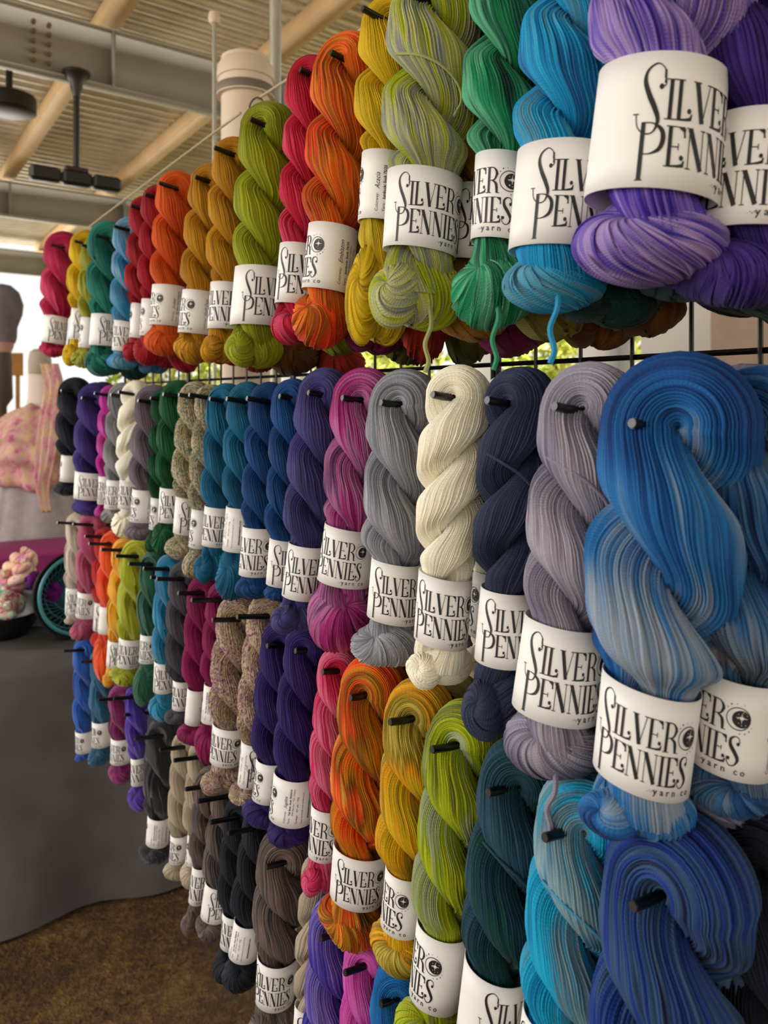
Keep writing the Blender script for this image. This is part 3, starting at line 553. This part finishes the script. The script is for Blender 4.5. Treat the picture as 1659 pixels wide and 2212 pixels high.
# ------------------------------------------------------------------ hooks and wire grid
for P, R, tg, off, zd in HOOKS:
    o = empty('display_hook', P, f'black display hook holding the {tg}', 'hook', 'black display hooks')
    dirv = -ND + UP * .16; dirv /= np.linalg.norm(dirv); out = (.008 + .012 * random.random() + ((.024 if ('third' in tg or 'bottom' in tg) else .009) if zd > .95 else .0)) if off < .04 else -.01; back = GRID - ND.dot(P)
    mb = MB(); base = ND * back - UP * .018; mb.tube([base, ND * back * .5 - UP * .008, np.zeros(3), dirv * out * .6, dirv * out], .0034, 10); mb.build('hook_rod', HOOKM, o)
    mb = MB(); mb.tube([dirv * (out - .0005), dirv * (out + .0012)], .0030, 10); mb.build('hook_tip', HOOKTIP, o)
    mb = MB(); Rm = np.stack([TD, ND, UP], 1); mb.box(base + UP * .012 - ND * .004, (.03, .006, .045), Rm, .002); mb.build('hook_bracket', HOOKM, o)
WIRE = plain('grid_wire_black', '101011', .35, .4)
PW = .494; SP = PW / 8; Z0, Z1 = .80, 1.87
def grid_panel(t0, label):
    o = empty('wire_grid_panel', wall(t0 + PW / 2, GRID, Z0) , label, 'grid panel', 'black wire grid panels')
    b = np.array(o.location); fr, wi = MB(), MB()
    for t in (t0 + .004, t0 + PW - .004): fr.tube([wall(t, GRID, Z0) - b, wall(t, GRID, Z1) - b], .0036, 8)
    for z in (Z0, Z1): fr.tube([wall(t0 + .004, GRID, z) - b, wall(t0 + PW - .004, GRID, z) - b], .0036, 8)
    for i in range(1, 8): wi.tube([wall(t0 + i * SP, GRID, Z0) - b, wall(t0 + i * SP, GRID, Z1) - b], .0022, 6)
    z = 1.539
    zs = [z + k * .0618 for k in range(-11, 6)]
    for zz in zs: wi.tube([wall(t0, GRID + .004, zz) - b, wall(t0 + PW, GRID + .004, zz) - b], .0022 if abs(zz - z) > .01 else .003, 6)
    fr.build('panel_frame', WIRE, o); wi.build('wire_mesh', WIRE, o)
for k, nm in enumerate(['nearest to the camera on the right', 'second from the right end', 'third from the right behind the silver grey yarn', 'fourth from the right behind the olive yarn', 'last one at the far left end of the rack', ]):
    grid_panel(.626 - 1.5 * PW - .247 + k * PW, 'black wire grid panel ' + nm)

# ------------------------------------------------------------------ ground
def ground_mesh():
    n = 150; xs = np.linspace(-9, 9, n); ys = np.linspace(-6, 16, n); X, Yy = np.meshgrid(xs, ys, indexing='ij')
    Z = rng.normal(0, .004, X.shape); V = np.stack([X, Yy, Z], -1); return V.reshape(-1, 3), gridfaces(n, n)
gm, gnt, gp = newmat('bare_earth'); tc = gnt.nodes.new('ShaderNodeTexCoord').outputs['Object']
n1 = noise(gnt, tc, 3.5, 6, .7); n2 = noise(gnt, tc, 42, 4, .7)
f = math_node(gnt, 'ADD', math_node(gnt, 'MULTIPLY', n1, .55), math_node(gnt, 'MULTIPLY', n2, .45))
gnt.links.new(ramp(gnt, f, [s2l('33220f'), s2l('5a3e1e'), s2l('80602f'), s2l('b08e5a')], [.34, .48, .58, .72]), gp.inputs['Base Color'])
gp.inputs['Roughness'].default_value = .95; bump(gnt, gp, math_node(gnt, 'ADD', n2, noise(gnt, tc, 130, 2)), 1., .02)
V, F = ground_mesh(); tag(mk('ground', V, F, gm, smooth=True), kind='structure')
chip = MB()
for _ in range(900):
    a = rng.uniform(-1.9, -.1); b = rng.uniform(.9, 2.6); s = rng.uniform(.004, .016); th = rng.uniform(0, PI)
    Rm = np.array([[math.cos(th), -math.sin(th), 0], [math.sin(th), math.cos(th), 0], [0, 0, 1]]); chip.box((a, b, s * .2), (s * 1.6, s * .7, s * .5), Rm, s * .15)
tag(chip.build('wood_chips', plain('wood_chip', '5c431f', .9, var=.5, vscale=30)), 'brown wood chips strewn over the bare earth floor', 'wood chips', kind='stuff')

bounce_mat, ynt, yp = newmat('pale_bounce'); ytc = ynt.nodes.new('ShaderNodeTexCoord').outputs['Object']  # pale ground added outside the hall to bounce sunlight up to the ceiling
ynt.links.new(ramp(ynt, noise(ynt, ytc, 1.5, 6), [s2l('b5a88e'), s2l('d8ccb4')], [.3, .7]), yp.inputs['Base Color']); yp.inputs['Roughness'].default_value = .9
tag(mk('bounce_floor', [(-40, -30, -.03), (40, -30, -.03), (40, 50, -.03), (-40, 50, -.03)], [(0, 1, 2, 3)], bounce_mat), kind='structure')
# ------------------------------------------------------------------ roof: corrugated sheet, purlins along the wall, beams across it
RZ = EYE + 2.06
cor, cnt, cp = newmat('corrugated_steel'); tcc = cnt.nodes.new('ShaderNodeTexCoord').outputs['Object']
cnt.links.new(ramp(cnt, noise(cnt, tcc, 2.2, 5, .65), [s2l('c4beae'), s2l('e4ddca'), s2l('f2ecda')], [.3, .5, .7]), cp.inputs['Base Color']); cp.inputs['Roughness'].default_value = .4; cp.inputs['Metallic'].default_value = .35
ts = np.arange(-4.0, 11.6, .0125); rib_ = np.clip(np.abs(((ts / .125) % 1) - .5) * 6 - 1., 0, 1) * .085
ds = np.linspace(-7, 2.9, 3); V = np.array([[TD * t + ND * d + UP * (RZ + .11 + r) for d in ds] for t, r in zip(ts, rib_)])
tag(mk('ceiling', V.reshape(-1, 3), gridfaces(len(ts), 3), cor, smooth=False), kind='structure')
BEAM = plain('painted_steel_grey', '96928a', .5, .0, var=.1, vscale=1.5); PUR = plain('purlin_timber', 'd6b688', .7, var=.12, vscale=3); RUST = plain('rust_bolt', '6a5338', .8)
Rw = np.stack([ND, TD, UP], 1)
for k, d in enumerate([-6.4, -5.4, -4.4, -3.4, -2.35, -1.4, -.4, .25, 1.1, 2.03, 2.8]):
    mb = MB(); mb.box(TD * 3.8 + ND * d + UP * (RZ + .045), (.055, 15.2, .11), Rw, .004); mb.box(TD * 3.8 + ND * (d + .022) + UP * (RZ - .005), (.10, 15.2, .012), Rw)
    tag(mb.build(f'trim_{k + 1}', PUR, smooth=False), kind='structure')
for k, t in enumerate([.55, 4.22, 7.7, 11.2]):
    o = empty('roof_beam', TD * t + ND * -2 + UP * 3.2, None, None, rot=(0, 0, 0)); tag(o, kind='structure'); o.name = f'trim_{20 + k}'
    b = np.array(o.location); mb = MB(); c = TD * t - ND * 1.8 - b
    mb.box(c + UP * 3.36, (10.4, .014, .32), Rw); mb.box(c + UP * 3.205, (10.4, .07, .014), Rw); mb.box(c + UP * 3.52, (10.4, .07, .014), Rw)
    mb.build('beam_girder', BEAM, o, smooth=False)
    st = MB(); bo = MB()
    for d in np.arange(-6.5, 3.2, 1.05):
        p = TD * (t - .035) + ND * (d + .28) - b; st.box(p + UP * 3.36, (.012, .05, .30), Rw)
    for d in (.73, -2.4):
        for zz in range(5):
            for dd in (0, .075): bo.tube([TD * (t - .006) + ND * (d + dd) + UP * (3.26 + zz * .05) - b, TD * (t - .03) + ND * (d + dd) + UP * (3.26 + zz * .05) - b], .012, 8)
    st.build('stiffener_ribs', BEAM, o, smooth=False); bo.build('bolt_rows', RUST, o)

# ------------------------------------------------------------------ posts, pipes, cord
def at(px, py, z): return unp(px, py, z)
o = empty('pipe_column', at(531, 860, 2.2) * [1, 1, 0], 'thick beige plastic pipe column with domed cap behind the rack', 'column'); PVC = plain('beige_pvc', 'cdb9a4', .55, var=.08, vscale=5)
capz = EYE + 745 / FPX * 2.2; r = .072
mb = MB(); mb.lathe([(r, 0), (r, capz - .02)], n=40); mb.build('pipe', PVC, o)
mb = MB(); c0 = capz - .135; mb.lathe([(r + .001, c0), (r + .014, c0), (r + .014, c0 + .03), (r + .008, c0 + .032), (r + .008, c0 + .05), (r + .013, c0 + .052), (r + .013, c0 + .06), (r + .010, c0 + .09), (r * .92, c0 + .115), (r * .6, c0 + .132), (.001, c0 + .138)], n=40); tag(mb.build('domed_cap', PVC, o), None)
mb = MB(); mb.lathe([(r + .0145, c0 + .004), (r + .0155, c0 + .006), (r + .0155, c0 + .026), (r + .0145, c0 + .028)], n=40); tag(mb.build('rubber_band', plain('grey_rubber', '6a5f54', .6), o), 'dark grey rubber band')
GALV = plain('galvanised', 'a8a594', .4, .35, var=.15, vscale=8)
def post(name, px, z, r, z0, z1, label, mat):
    p = at(px, 860, z); mb = MB(); mb.tube([[p[0], p[1], z0], [p[0], p[1], (z0 + z1) / 2], [p[0], p[1], z1]], r, 16); return tag(mb.build(name, mat), label, 'pole')
post('steel_pole', 595, 2.35, .0185, 0, RZ + .1, 'slim galvanised steel pole beside the pipe column', GALV)
p = at(463, 40, 2.9)
o = empty('conduit_pole', [p[0], p[1], 0], 'thin grey pole with ball top left of the pipe column', 'pole')
mb = MB(); mb.tube([[0, 0, 0], [0, 0, 1.5], [0, 0, p[2]]], .008, 10); mb.build('pole', GALV, o)
mb = MB(); mb.lathe([(.001, p[2] + .03), (.02, p[2] + .022), (.024, p[2]), (.018, p[2] - .02), (.001, p[2] - .028)][::-1], n=20); mb.build('ball_top', PVC, o)
ROPE = plain('jute_cord', 'a8977c', .9, bscale=400)
mb = MB(); pts = [at(x, y, depth(x, .62)) for x, y in ((900, -25), (800, 50), (690, 127), (556, 214))]; mb.tube(catmull(pts), .0028, 8); tag(mb.build('support_cord', ROPE), 'tan cord running from the pipe column up to the right', 'cord')
mb = MB(); pts = [at(x, y, depth(x, .62)) for x, y in ((520, 244), (420, 318), (300, 408), (190, 492))]; mb.tube(catmull(pts), .0024, 8); tag(mb.build('support_cord', ROPE), 'tan cord sloping down towards the far left end', 'cord')
mb = MB(); z = depth(556, .62) - .01; mb.tube(catmull([at(556 + 17 * math.cos(a), 236 + 25 * math.sin(a), z + .02 * math.sin(a)) for a in np.linspace(-2.2, 4.2, 12)]), .0016, 6)
tag(mb.build('cable_tie', plain('purple_tie', '4a3440', .5)), 'dark looped cable tie hanging beside the pipe column', 'cable tie')

# ------------------------------------------------------------------ black bar heater under the beam, round fan of the roof
BLK = plain('black_metal', '15130f', .45)
p0 = at(165, 168, 3.95); o = empty('bar_heater', p0, 'black bar fixture hanging on a rod from the roof beam', 'heater'); b = p0
hz = at(165, 375, 3.95)[2] - p0[2]
mb = MB(); mb.tube([[0, 0, .03], [0, 0, hz * .5], [0, 0, hz]], .016, 10); mb.build('hanging_rod', BLK, o)
mb = MB(); mb.lathe([(.001, .035), (.07, .03), (.07, .015), (.035, -.02), (.03, -.06), (.016, -.1)][::-1], n=20); mb.build('ceiling_mount', BLK, o)
mb = MB(); Rb = np.stack([ND, TD, UP], 1)
for k in range(3): mb.box(np.array([0, 0, hz - .03]) + ND * (-.155 + .155 * k), (.148, .08, .075), Rb, .012)
mb.build('heater_body', BLK, o); mb = MB(); mb.box(np.array([0, 0, hz + .02]), (.12, .04, .03), Rb, .006); mb.build('bracket', plain('dark_red', '3a1a14', .5), o)
p0 = at(20, 226, 4.6); mb = MB(); mb.lathe([(.001, -.055), (.12, -.055), (.155, -.04), (.155, .05), (.13, .06), (.001, .06)], tuple(p0), n=32); mb.lathe([(.02, .05), (.02, RZ + .1 - p0[2])], tuple(p0), n=10)
tag(mb.build('ceiling_lamp', BLK), 'round black ceiling lamp near the top left corner', 'lamp')

# ------------------------------------------------------------------ grey-clothed table and what stands on it
CL, cn_, cpp = newmat('grey_tablecloth'); tcl = cn_.nodes.new('ShaderNodeTexCoord').outputs['Object']
cn_.links.new(ramp(cn_, noise(cn_, tcl, 5, 4), [s2l('4c4847'), s2l('625d5c')], [.3, .7]), cpp.inputs['Base Color']); cpp.inputs['Roughness'].default_value = .9; bump(cn_, cpp, noise(cn_, tcl, 700, 1), .2, .001)
tA = np.array([-1.085, 2.085, 0]); tdir = np.array([.905, .425, 0]); tdir /= np.linalg.norm(tdir); tback = np.array([-tdir[1], tdir[0], 0]); TZ = .722
W0, W1, TDp = -1.3, .62, .62
o = empty('market_table', tA + tdir * -.4, 'long table under a floor length grey cloth at left', 'table'); tb = np.array(o.location)
mb = MB(); Rt = np.stack([tdir, tback, UP], 1); mb.box(tA + tdir * (W0 + W1) / 2 + tback * TDp / 2 + UP * (TZ - .02) - tb, (W1 - W0 - .02, TDp - .02, .03), Rt, .004); mb.build('tabletop', plain('table_grey', '6a6a6a', .6), o)
for a in (W0 + .06, W1 - .06):
    for c in (.06, TDp - .06):
        mb = MB(); q = tA + tdir * a + tback * c - tb; mb.tube([q, q + UP * (TZ - .03)], .014, 8); mb.build('leg', plain('table_leg', '55555a', .5, .5), o)
def cloth():
    # outline around the table top, then drape rings down to the floor
    per = []; n1, n2 = 90, 36
    for i in range(n1): per.append((W0 + (W1 - W0) * i / n1, 0, 0, -1))
    for i in range(n2): per.append((W1, TDp * i / n2, 1, 0))
    for i in range(n1): per.append((W1 - (W1 - W0) * i / n1, TDp, 0, 1))
    for i in range(n2): per.append((W0, TDp - TDp * i / n2, -1, 0))
    per = np.array(per); n = len(per); V = []; rows = np.linspace(0, 1, 26); s = np.arange(n)
    wav = np.sin(s * .23 + .7) * .5 + np.sin(s * .41) * .4 + np.sin(s * .11 + 2) * .6
    for h in rows:
        k = .004 + .045 * h ** .8 + .028 * wav * h; z = TZ + .004 - (TZ - .012) * h
        V.append([tA + tdir * (p[0] + p[2] * kk) + tback * (p[1] + p[3] * kk) + UP * (z + .004 * math.sin(s_ * .3) * h) for p, kk, s_ in zip(per, k, s)])
    V = np.array(V).reshape(-1, 3); F = [tuple(f) for f in gridfaces(len(rows), n, False, True)]
    c = len(V); V = np.vstack([V, [tA + tdir * (W0 + W1) / 2 + tback * TDp / 2 + UP * (TZ + .004)]]); F += [(i, (i + 1) % n, c) for i in range(n)]
    return V, F
V, F = cloth(); co = mk('tablecloth', V, F, CL); tag(co, 'dark grey cloth draped over the long table to the ground', 'tablecloth')
T1 = TZ + .006
def on(px, z, h=T1): q = at(px, 860, z); return np.array([q[0], q[1], h])
# grey tub
q = on(100, 2.56); o = empty('storage_tub', q, 'pale grey plastic tub standing on the grey table', 'tub'); TUB = plain('tub_grey', '9a9ca4', .4)
mb = MB(); mb.lathe([(.001, 0), (.095, 0), (.118, .125), (.126, .128), (.126, .138), (.116, .14), (.111, .13), (.09, .008), (.001, .006)], n=40, fn=lambda V, th: V * np.array([.78, .62, .9])); mb.build('tub_wall', TUB, o)
mb = MB(); mb.tube(catmull([(-.085, -.03, .12), (-.105, -.04, .10), (-.105, -.04, .04), (-.09, -.04, .006)]), .006, 8); tag(mb.build('handle', plain('sage_strap', '7c9a80', .5), o), 'sage green handle strap')
# wire basket leaning beside the tub
q = on(174, 2.40); o = empty('wire_basket', q + UP * .138, 'round teal wire basket leaning on its side on the table', 'basket', rot=(math.radians(80), math.radians(12), math.radians(38)))
TW = plain('teal_wire', '3f8490', .4, .2); mb = MB(); ring = lambda R_, z, n=40: [(R_ * math.cos(a), R_ * math.sin(a), z) for a in np.linspace(0, 2 * PI, n + 1)]
mb.tube(ring(.125, 0), .006, 8, cap=False); mb.build('rim', TW, o); mb = MB()
for k in range(36):
    a = k / 36 * 2 * PI; mb.tube([(.125 * math.cos(a), .125 * math.sin(a), 0), (.11 * math.cos(a + .35), .11 * math.sin(a + .35), -.06), (.06 * math.cos(a + .8), .06 * math.sin(a + .8), -.105), (.008 * math.cos(a + 1.2), .008 * math.sin(a + 1.2), -.115)], .0016, 5)
for R_, z in ((.11, -.06), (.085, -.09), (.055, -.107), (.025, -.114)): mb.tube(ring(R_, z, 30), .0016, 5, cap=False)
mb.build('wire_weave', TW, o)
mb = MB(); mb.lathe([(.001, -.135), (.07, -.13), (.12, -.085), (.138, -.01), (.142, -.012), (.125, -.09), (.072, -.137), (.001, -.142)], n=36); mb.build('basket_liner', plain('dark_grey_liner', '0e1012', .9), o)
# black bowl of coloured minis
q = on(10, 2.42); o = empty('yarn_bowl', q, 'black bowl at the left end of the grey table', 'bowl'); mb = MB(); mb.lathe([(.001, 0), (.07, 0), (.10, .05), (.105, .075), (.10, .075), (.065, .01), (.001, .008)], n=36); mb.build('bowl', plain('black_bowl', '101012', .4), o); bowl_q = q
def mini(c, L, r, key, label, rot, group):
    """A small twisted coil of yarn: two plies around each other."""
    o = empty('mini_skein', c, label, 'mini skein', group, rot=rot); m = Y(key); P = []
    for ph in (0, PI):
        P.append([(r * .5 * math.cos(ph + t * 9), r * .5 * math.sin(ph + t * 9), (t - .5) * L) for t in np.linspace(0, 1, 22)])
    for k, pp in enumerate(P):
        mb = MB(); pp = np.array(pp); mb.tube(pp, r * .6 * (1 - .5 * np.abs(np.linspace(-1, 1, 22)) ** 4), 14); ob = mb.build('ply', m, o); ob.data.uv_layers.new(name='UVMap')
        l = ob.data.uv_layers['UVMap'].data; co_ = np.zeros(len(ob.data.vertices) * 3); ob.data.vertices.foreach_get('co', co_); co_ = co_.reshape(-1, 3); li = np.zeros(len(ob.data.loops), int); ob.data.loops.foreach_get('vertex_index', li)
        l.foreach_set('uv', np.stack([np.arctan2(co_[li, 1], co_[li, 0]) / 6.28, co_[li, 2]], 1).astype(np.float32).reshape(-1))
yarn('minipink', ['c85a96', 'e09ab8', 'e8cf9a', 'f0d8dc', 'b23a86'], cv=25); yarn('minibright', ['d8d020', '2a8aa0', 'd02a6a', 'f0e8d0', '30b0b0', '101012', 'e05a90'], cu=6, cv=60, sharp=.3); yarn('minipurple', ['4a0a58', '6a1478', '842a90'], cv=20)
_Y = Y
def Y(k): return YARN[k] if k in YARN else _Y(k)
for j, (px, py, z, L, r, key, rot, lab) in enumerate([
    (8, 1250, 2.56, .16, .030, 'minipink', (1.3, .5, .4), 'pink mini skein lying lowest at the left frame edge'), (33, 1222, 2.56, .15, .032, 'minipink', (.5, .7, .2), 'pink and cream mini skein at top of the pile'),
    (42, 1250, 2.5, .13, .03, 'minipink', (.2, .4, .2), 'cream centred pink mini skein in the pile'), (60, 1228, 2.54, .12, .026, 'minipink', (.1, .2, .1), 'small upright cream and pink mini skein'),
    (4, 1283, 2.42, .12, .03, 'minibright', (1.2, .9, .3), 'multicoloured mini skein at the back of the black bowl'), (22, 1300, 2.38, .12, .03, 'minibright', (.9, -.8, .3), 'multicoloured mini skein on the right of the black bowl'), (2, 1318, 2.35, .12, .03, 'minibright', (1.4, .3, .9), 'multicoloured mini skein at the front of the black bowl'),
    (92, 1262, 2.52, .13, .03, 'minipurple', (.5, -.9, .3), 'deep purple mini skein heaped over the grey tub'), (108, 1285, 2.46, .11, .03, 'minipurple', (.9, .6, .3), 'deep purple mini skein inside the grey tub'), (70, 1272, 2.60, .14, .035, 'black', (1.2, 1.2, .3), 'black mini skein between pink pile and grey tub')]):
    mini(at(px, py, z), L, r, key, lab, rot, 'mini skeins on the grey table')
# second table behind, in magenta cloth
q = on(75, 3.35, 0); mb = MB(); h = EYE - (1193 - HY) / FPX * 3.35
mb.box((q[0] - .4, q[1] - .02, h / 2), (1.05, .4, h), np.stack([tdir, tback, UP], 1), .01); tag(mb.build('draped_table', plain('magenta_cloth', '8c1f60', .9, bscale=30, bst=.4, bdist=.01)), 'low table under a magenta cloth behind the grey table', 'table')
# ------------------------------------------------------------------ dress form in grey skirt with shawl
MZ = 3.95; q = at(86, 860, MZ); o = empty('dress_form', [q[0], q[1], 0], 'pale dress form with bare neck behind the tables', 'dress form')
SKN = plain('linen_form', 'd6c6b8', .8); mb = MB()
mb.lathe([(.001, .95), (.15, .95), (.15, 1.05), (.135, 1.15), (.165, 1.28), (.17, 1.36), (.13, 1.41), (.065, 1.45), (.054, 1.50), (.052, 1.60), (.054, 1.63)], n=36, fn=lambda V, th: V * np.array([1.15, .8, 1])); mb.build('torso', SKN, o)
mb = MB(); mb.lathe([(.055, 1.63), (.058, 1.635), (.058, 1.70), (.05, 1.745), (.03, 1.76), (.001, 1.765)], n=30); mb.build('neck_cap', plain('form_cap', 'a89a88', .7), o)
mb = MB(); mb.lathe([(.022, .02), (.022, .6)], n=12); mb.lathe([(.001, .035), (.16, .025), (.17, .0)][::-1], n=24); mb.build('stand', plain('form_stand', '3a3230', .5), o)
def folds(k, amp): return lambda V, th: V * np.concatenate([np.repeat((1 + amp * np.sin(k * th + .6) * np.linspace(.2, 1, V.shape[0])[:, None] + amp * .5 * np.sin(k * 1.7 * th) * np.linspace(.1, 1, V.shape[0])[:, None])[..., None], 2, 2), np.ones(V.shape[:2] + (1,))], 2)
GK = plain('grey_wool_skirt', 'a39a98', .95, bscale=300, bst=.5, bdist=.003, var=.12, vscale=25)
mb = MB(); mb.lathe([(.25, .55), (.235, .7), (.215, .85), (.195, 1.0), (.185, 1.1), (.175, 1.2)], n=80, fn=folds(6, .07)); sk = mb.build('grey_skirt', GK); sk.location = o.location; tag(sk, 'grey woollen skirt worn by the dress form', 'skirt')
SH, sn, shp = newmat('shawl_dyed'); tcs = sn.nodes.new('ShaderNodeTexCoord').outputs['Object']
mp = sn.nodes.new('ShaderNodeMapping'); mp.inputs['Scale'].default_value = (20, 20, 9); mp.inputs['Rotation'].default_value = (.4, .5, 0); sn.links.new(tcs, mp.inputs[0])
sn.links.new(ramp(sn, noise(sn, mp.outputs[0], 1.3, 4, .65), [s2l('7a2a5c'), s2l('b8687e'), s2l('cf9294'), s2l('c2a494'), s2l('d0b070'), s2l('cf8492'), s2l('bf9f96')], [.24, .36, .45, .53, .60, .64, .72]), shp.inputs['Base Color']); shp.inputs['Roughness'].default_value = .95; bump(sn, shp, noise(sn, tcs, 220, 2), .5, .003)
def shawl():
    n, m = 110, 34; V = []
    for j in range(m):
        v = j / (m - 1); row = []
        for i in range(n):
            a = -PI * 1.02 + 2.04 * PI * i / (n - 1)     # open at the back
            front = max(0, math.cos(a + PI / 2 - .1)); side = abs(math.sin(a + PI / 2))
            drop = .30 + .13 * front; z = 1.47 - .03 * side - drop * v ** 1.05
            r = .085 + .20 * min(1, v * 2.4) ** .75 * (1 - .22 * (v > .5) * (v - .5)) + .016 * math.sin(8 * a + 5 * v) * v + .012 * math.sin(15 * a - 9 * v) * v + .02 * math.sin(7 * v * PI + 1.5 * math.cos(a)) * front * min(1, v * 2)
            row.append((1.0 * r * math.cos(a), .82 * r * math.sin(a), z + .012 * math.sin(6 * a)))
        V.append(row)
    return np.array(V).reshape(-1, 3), gridfaces(m, n)
V, F = shawl(); rt = empty('knitted_shawl', o.location, 'pink and yellow speckled shawl wrapped round the dress form', 'shawl'); so = mk('shawl_wrap', V, F, SH, rt); md = so.modifiers.new('t', 'SOLIDIFY'); md.thickness = .006
def ribbon(name, P, w, par, mat):
    P = catmull(P, 10); m = len(P); V = []; prof = np.linspace(-1, 1, 9)
    for k in range(m):
        ww = w * (.6 + .4 * math.sin(PI * min(1, .15 + k / m * 1.05))) if k > m * .5 else w
        for p in prof: V.append(P[k] + np.array([p * ww, -.012 * math.cos(p * 9 + k * .1) - .01 * (1 - p * p), 0]))
    ob = mk(name, np.array(V), gridfaces(m, 9), mat, par); md = ob.modifiers.new('t', 'SOLIDIFY'); md.thickness = .008; return ob
ribbon('hanging_end', [(.09, -.10, 1.68), (.13, -.13, 1.55), (.15, -.22, 1.38), (.145, -.25, 1.2), (.13, -.25, 1.05), (.15, -.25, .93)], .05, rt, SH)
ribbon('purple_end', [(-.2, -.15, 1.32), (-.22, -.22, 1.2), (-.205, -.23, 1.08), (-.20, -.23, .95), (-.205, -.23, .84)], .022, rt, plain('purple_fringe', '6a1a5c', .95))
# knitted hat on a head stand, left edge
HZ = 4.4; q = at(4, 860, HZ); o = empty('hat_stand', [q[0], q[1], 0], 'brown display stand with a padded head at the left edge', 'hat stand')
mb = MB(); mb.lathe([(.001, 0), (.13, 0), (.13, .02), (.03, .05), (.028, 1.45), (.06, 1.5), (.055, 1.72), (.05, 1.78)], n=28); mb.build('stand_post', plain('stand_brown', '43342a', .6), o)
mb = MB(); mb.lathe([(.05, 1.77), (.062, 1.80), (.075, 1.86), (.08, 1.95), (.06, 2.02), (.001, 2.05)], n=28); mb.build('padded_head', plain('head_pink', 'b0857a', .8), o)
KN = plain('grey_knit', '6d6368', .95, bscale=120, bst=.9, bdist=.01, var=.2, vscale=14)
mb = MB(); mb.lathe([(.074, 1.83), (.082, 1.86), (.084, 1.92), (.112, 2.0), (.118, 2.06), (.095, 2.13), (.05, 2.17), (.001, 2.18)], n=48, fn=folds(10, .02)); hb = mb.build('knitted_hat', KN); hb.location = o.location; tag(hb, 'slouchy grey knitted hat on the stand at left', 'hat')
q = at(36, 787, 6.5); mb = MB(); mb.box((0, 0, 0), (.11, .02, .2), None, .004); mb.box((0, .02, -.85), (.03, .02, 1.9)); ob = mb.build('wooden_sign', plain('sign_wood', 'a8702a', .7, var=.25, vscale=8)); ob.location = q; tag(ob, 'small brown wooden sign beyond the hat stand', 'sign')
# ------------------------------------------------------------------ outdoors beyond the rack and at the far end
LEAF, ln, lp = newmat('leaf_green'); oi = ln.nodes.new('ShaderNodeTexCoord').outputs['Object']
ln.links.new(ramp(ln, noise(ln, oi, 2.5, 3), [s2l('8aa030'), s2l('c0c84c'), s2l('e2e088')], [.35, .5, .65]), lp.inputs['Base Color']); lp.inputs['Roughness'].default_value = .6
BARK = plain('bark', '5a4a38', .9, bscale=30)
def tree(x, y, h, r, label, nl=2600):
    o = empty('broadleaf_tree', (x, y, 0), label, 'tree', 'trees beyond the rack'); mb = MB(); mb.tube([(0, 0, 0), (.05, .02, h * .35), (.0, 0, h * .7)], [.12, .09, .05], 10); mb.build('trunk', BARK, o)
    c = rng.normal(0, 1, (nl, 3)); c /= np.linalg.norm(c, axis=1)[:, None]; c *= (rng.random((nl, 1)) ** .4) * np.array([r, r, h * .42]); c[:, 2] += h * .56
    a = rng.normal(0, 1, (nl, 3)); a /= np.linalg.norm(a, axis=1)[:, None]; b = np.cross(a, rng.normal(0, 1, (nl, 3))); b /= np.linalg.norm(b, axis=1)[:, None]
    s = rng.uniform(.05, .10, (nl, 1)); V = np.stack([c - a * s, c + b * s * .45, c + a * s, c - b * s * .45], 1).reshape(-1, 3)
    mk('foliage', V, np.arange(nl * 4).reshape(-1, 4), LEAF, o, smooth=False)
for j, (t, d, h, r, lab) in enumerate([(.1, 6.2, 3.0, 1.0, 'leafy green tree seen through the grid at right'), (2.9, 6.8, 3.2, 1.1, 'leafy green tree seen through the grid at centre'), (5.7, 6.4, 3.0, 1.1, 'leafy green tree seen through the grid left of centre'), (8.6, 6.0, 3.0, 1.1, 'leafy green tree near the far end of the rack'), (10.5, 3.8, 2.4, 1.2, 'low green tree far beyond the dress form')]):
    p = wall(t, d, 0); tree(p[0], p[1], h, r, lab)
WP = plain('white_panel', 'dedbd2', .5, var=.05, vscale=2); PK = plain('chipped_plaster', 'd9c0ac', .8, var=.18, vscale=9)
def slab(name, px0, px1, d, th, h, mat, label, cat):
    t = [np.dot(unp(p, 860, depth(p, d)), TD) for p in (px0, px1)]; mb = MB(); mb.box(wall(sum(t) / 2, d, h / 2), (th, abs(t[1] - t[0]), h), np.stack([ND, TD, UP], 1), .006); return tag(mb.build(name, mat, smooth=False), label, cat)
slab('white_panel', 1395, 1600, 1.5, .05, 2.6, WP, 'tall white panel behind the wire grid at right', 'panel')
slab('plaster_pillar', 1600, 1800, 1.25, .2, 2.6, PK, 'chipped pinkish plaster pillar at the far right', 'pillar')
slab('grey_post', 1325, 1350, 1.9, .06, 2.6, plain('post_grey', 'a8a8a8', .5), 'slim grey post left of the white panel', 'post')
slab('white_door_panel', 1255, 1318, 2.2, .05, 2.6, WP, 'narrow white panel behind the grid near the grey post', 'panel')
slab('white_panel', 1028, 1075, 2.4, .05, 2.6, WP, 'white panel behind the grid above the navy yarn', 'panel')
slab('white_panel', 598, 655, 2.2, .05, 2.6, WP, 'white panel behind the grid right of the pipe column', 'panel')
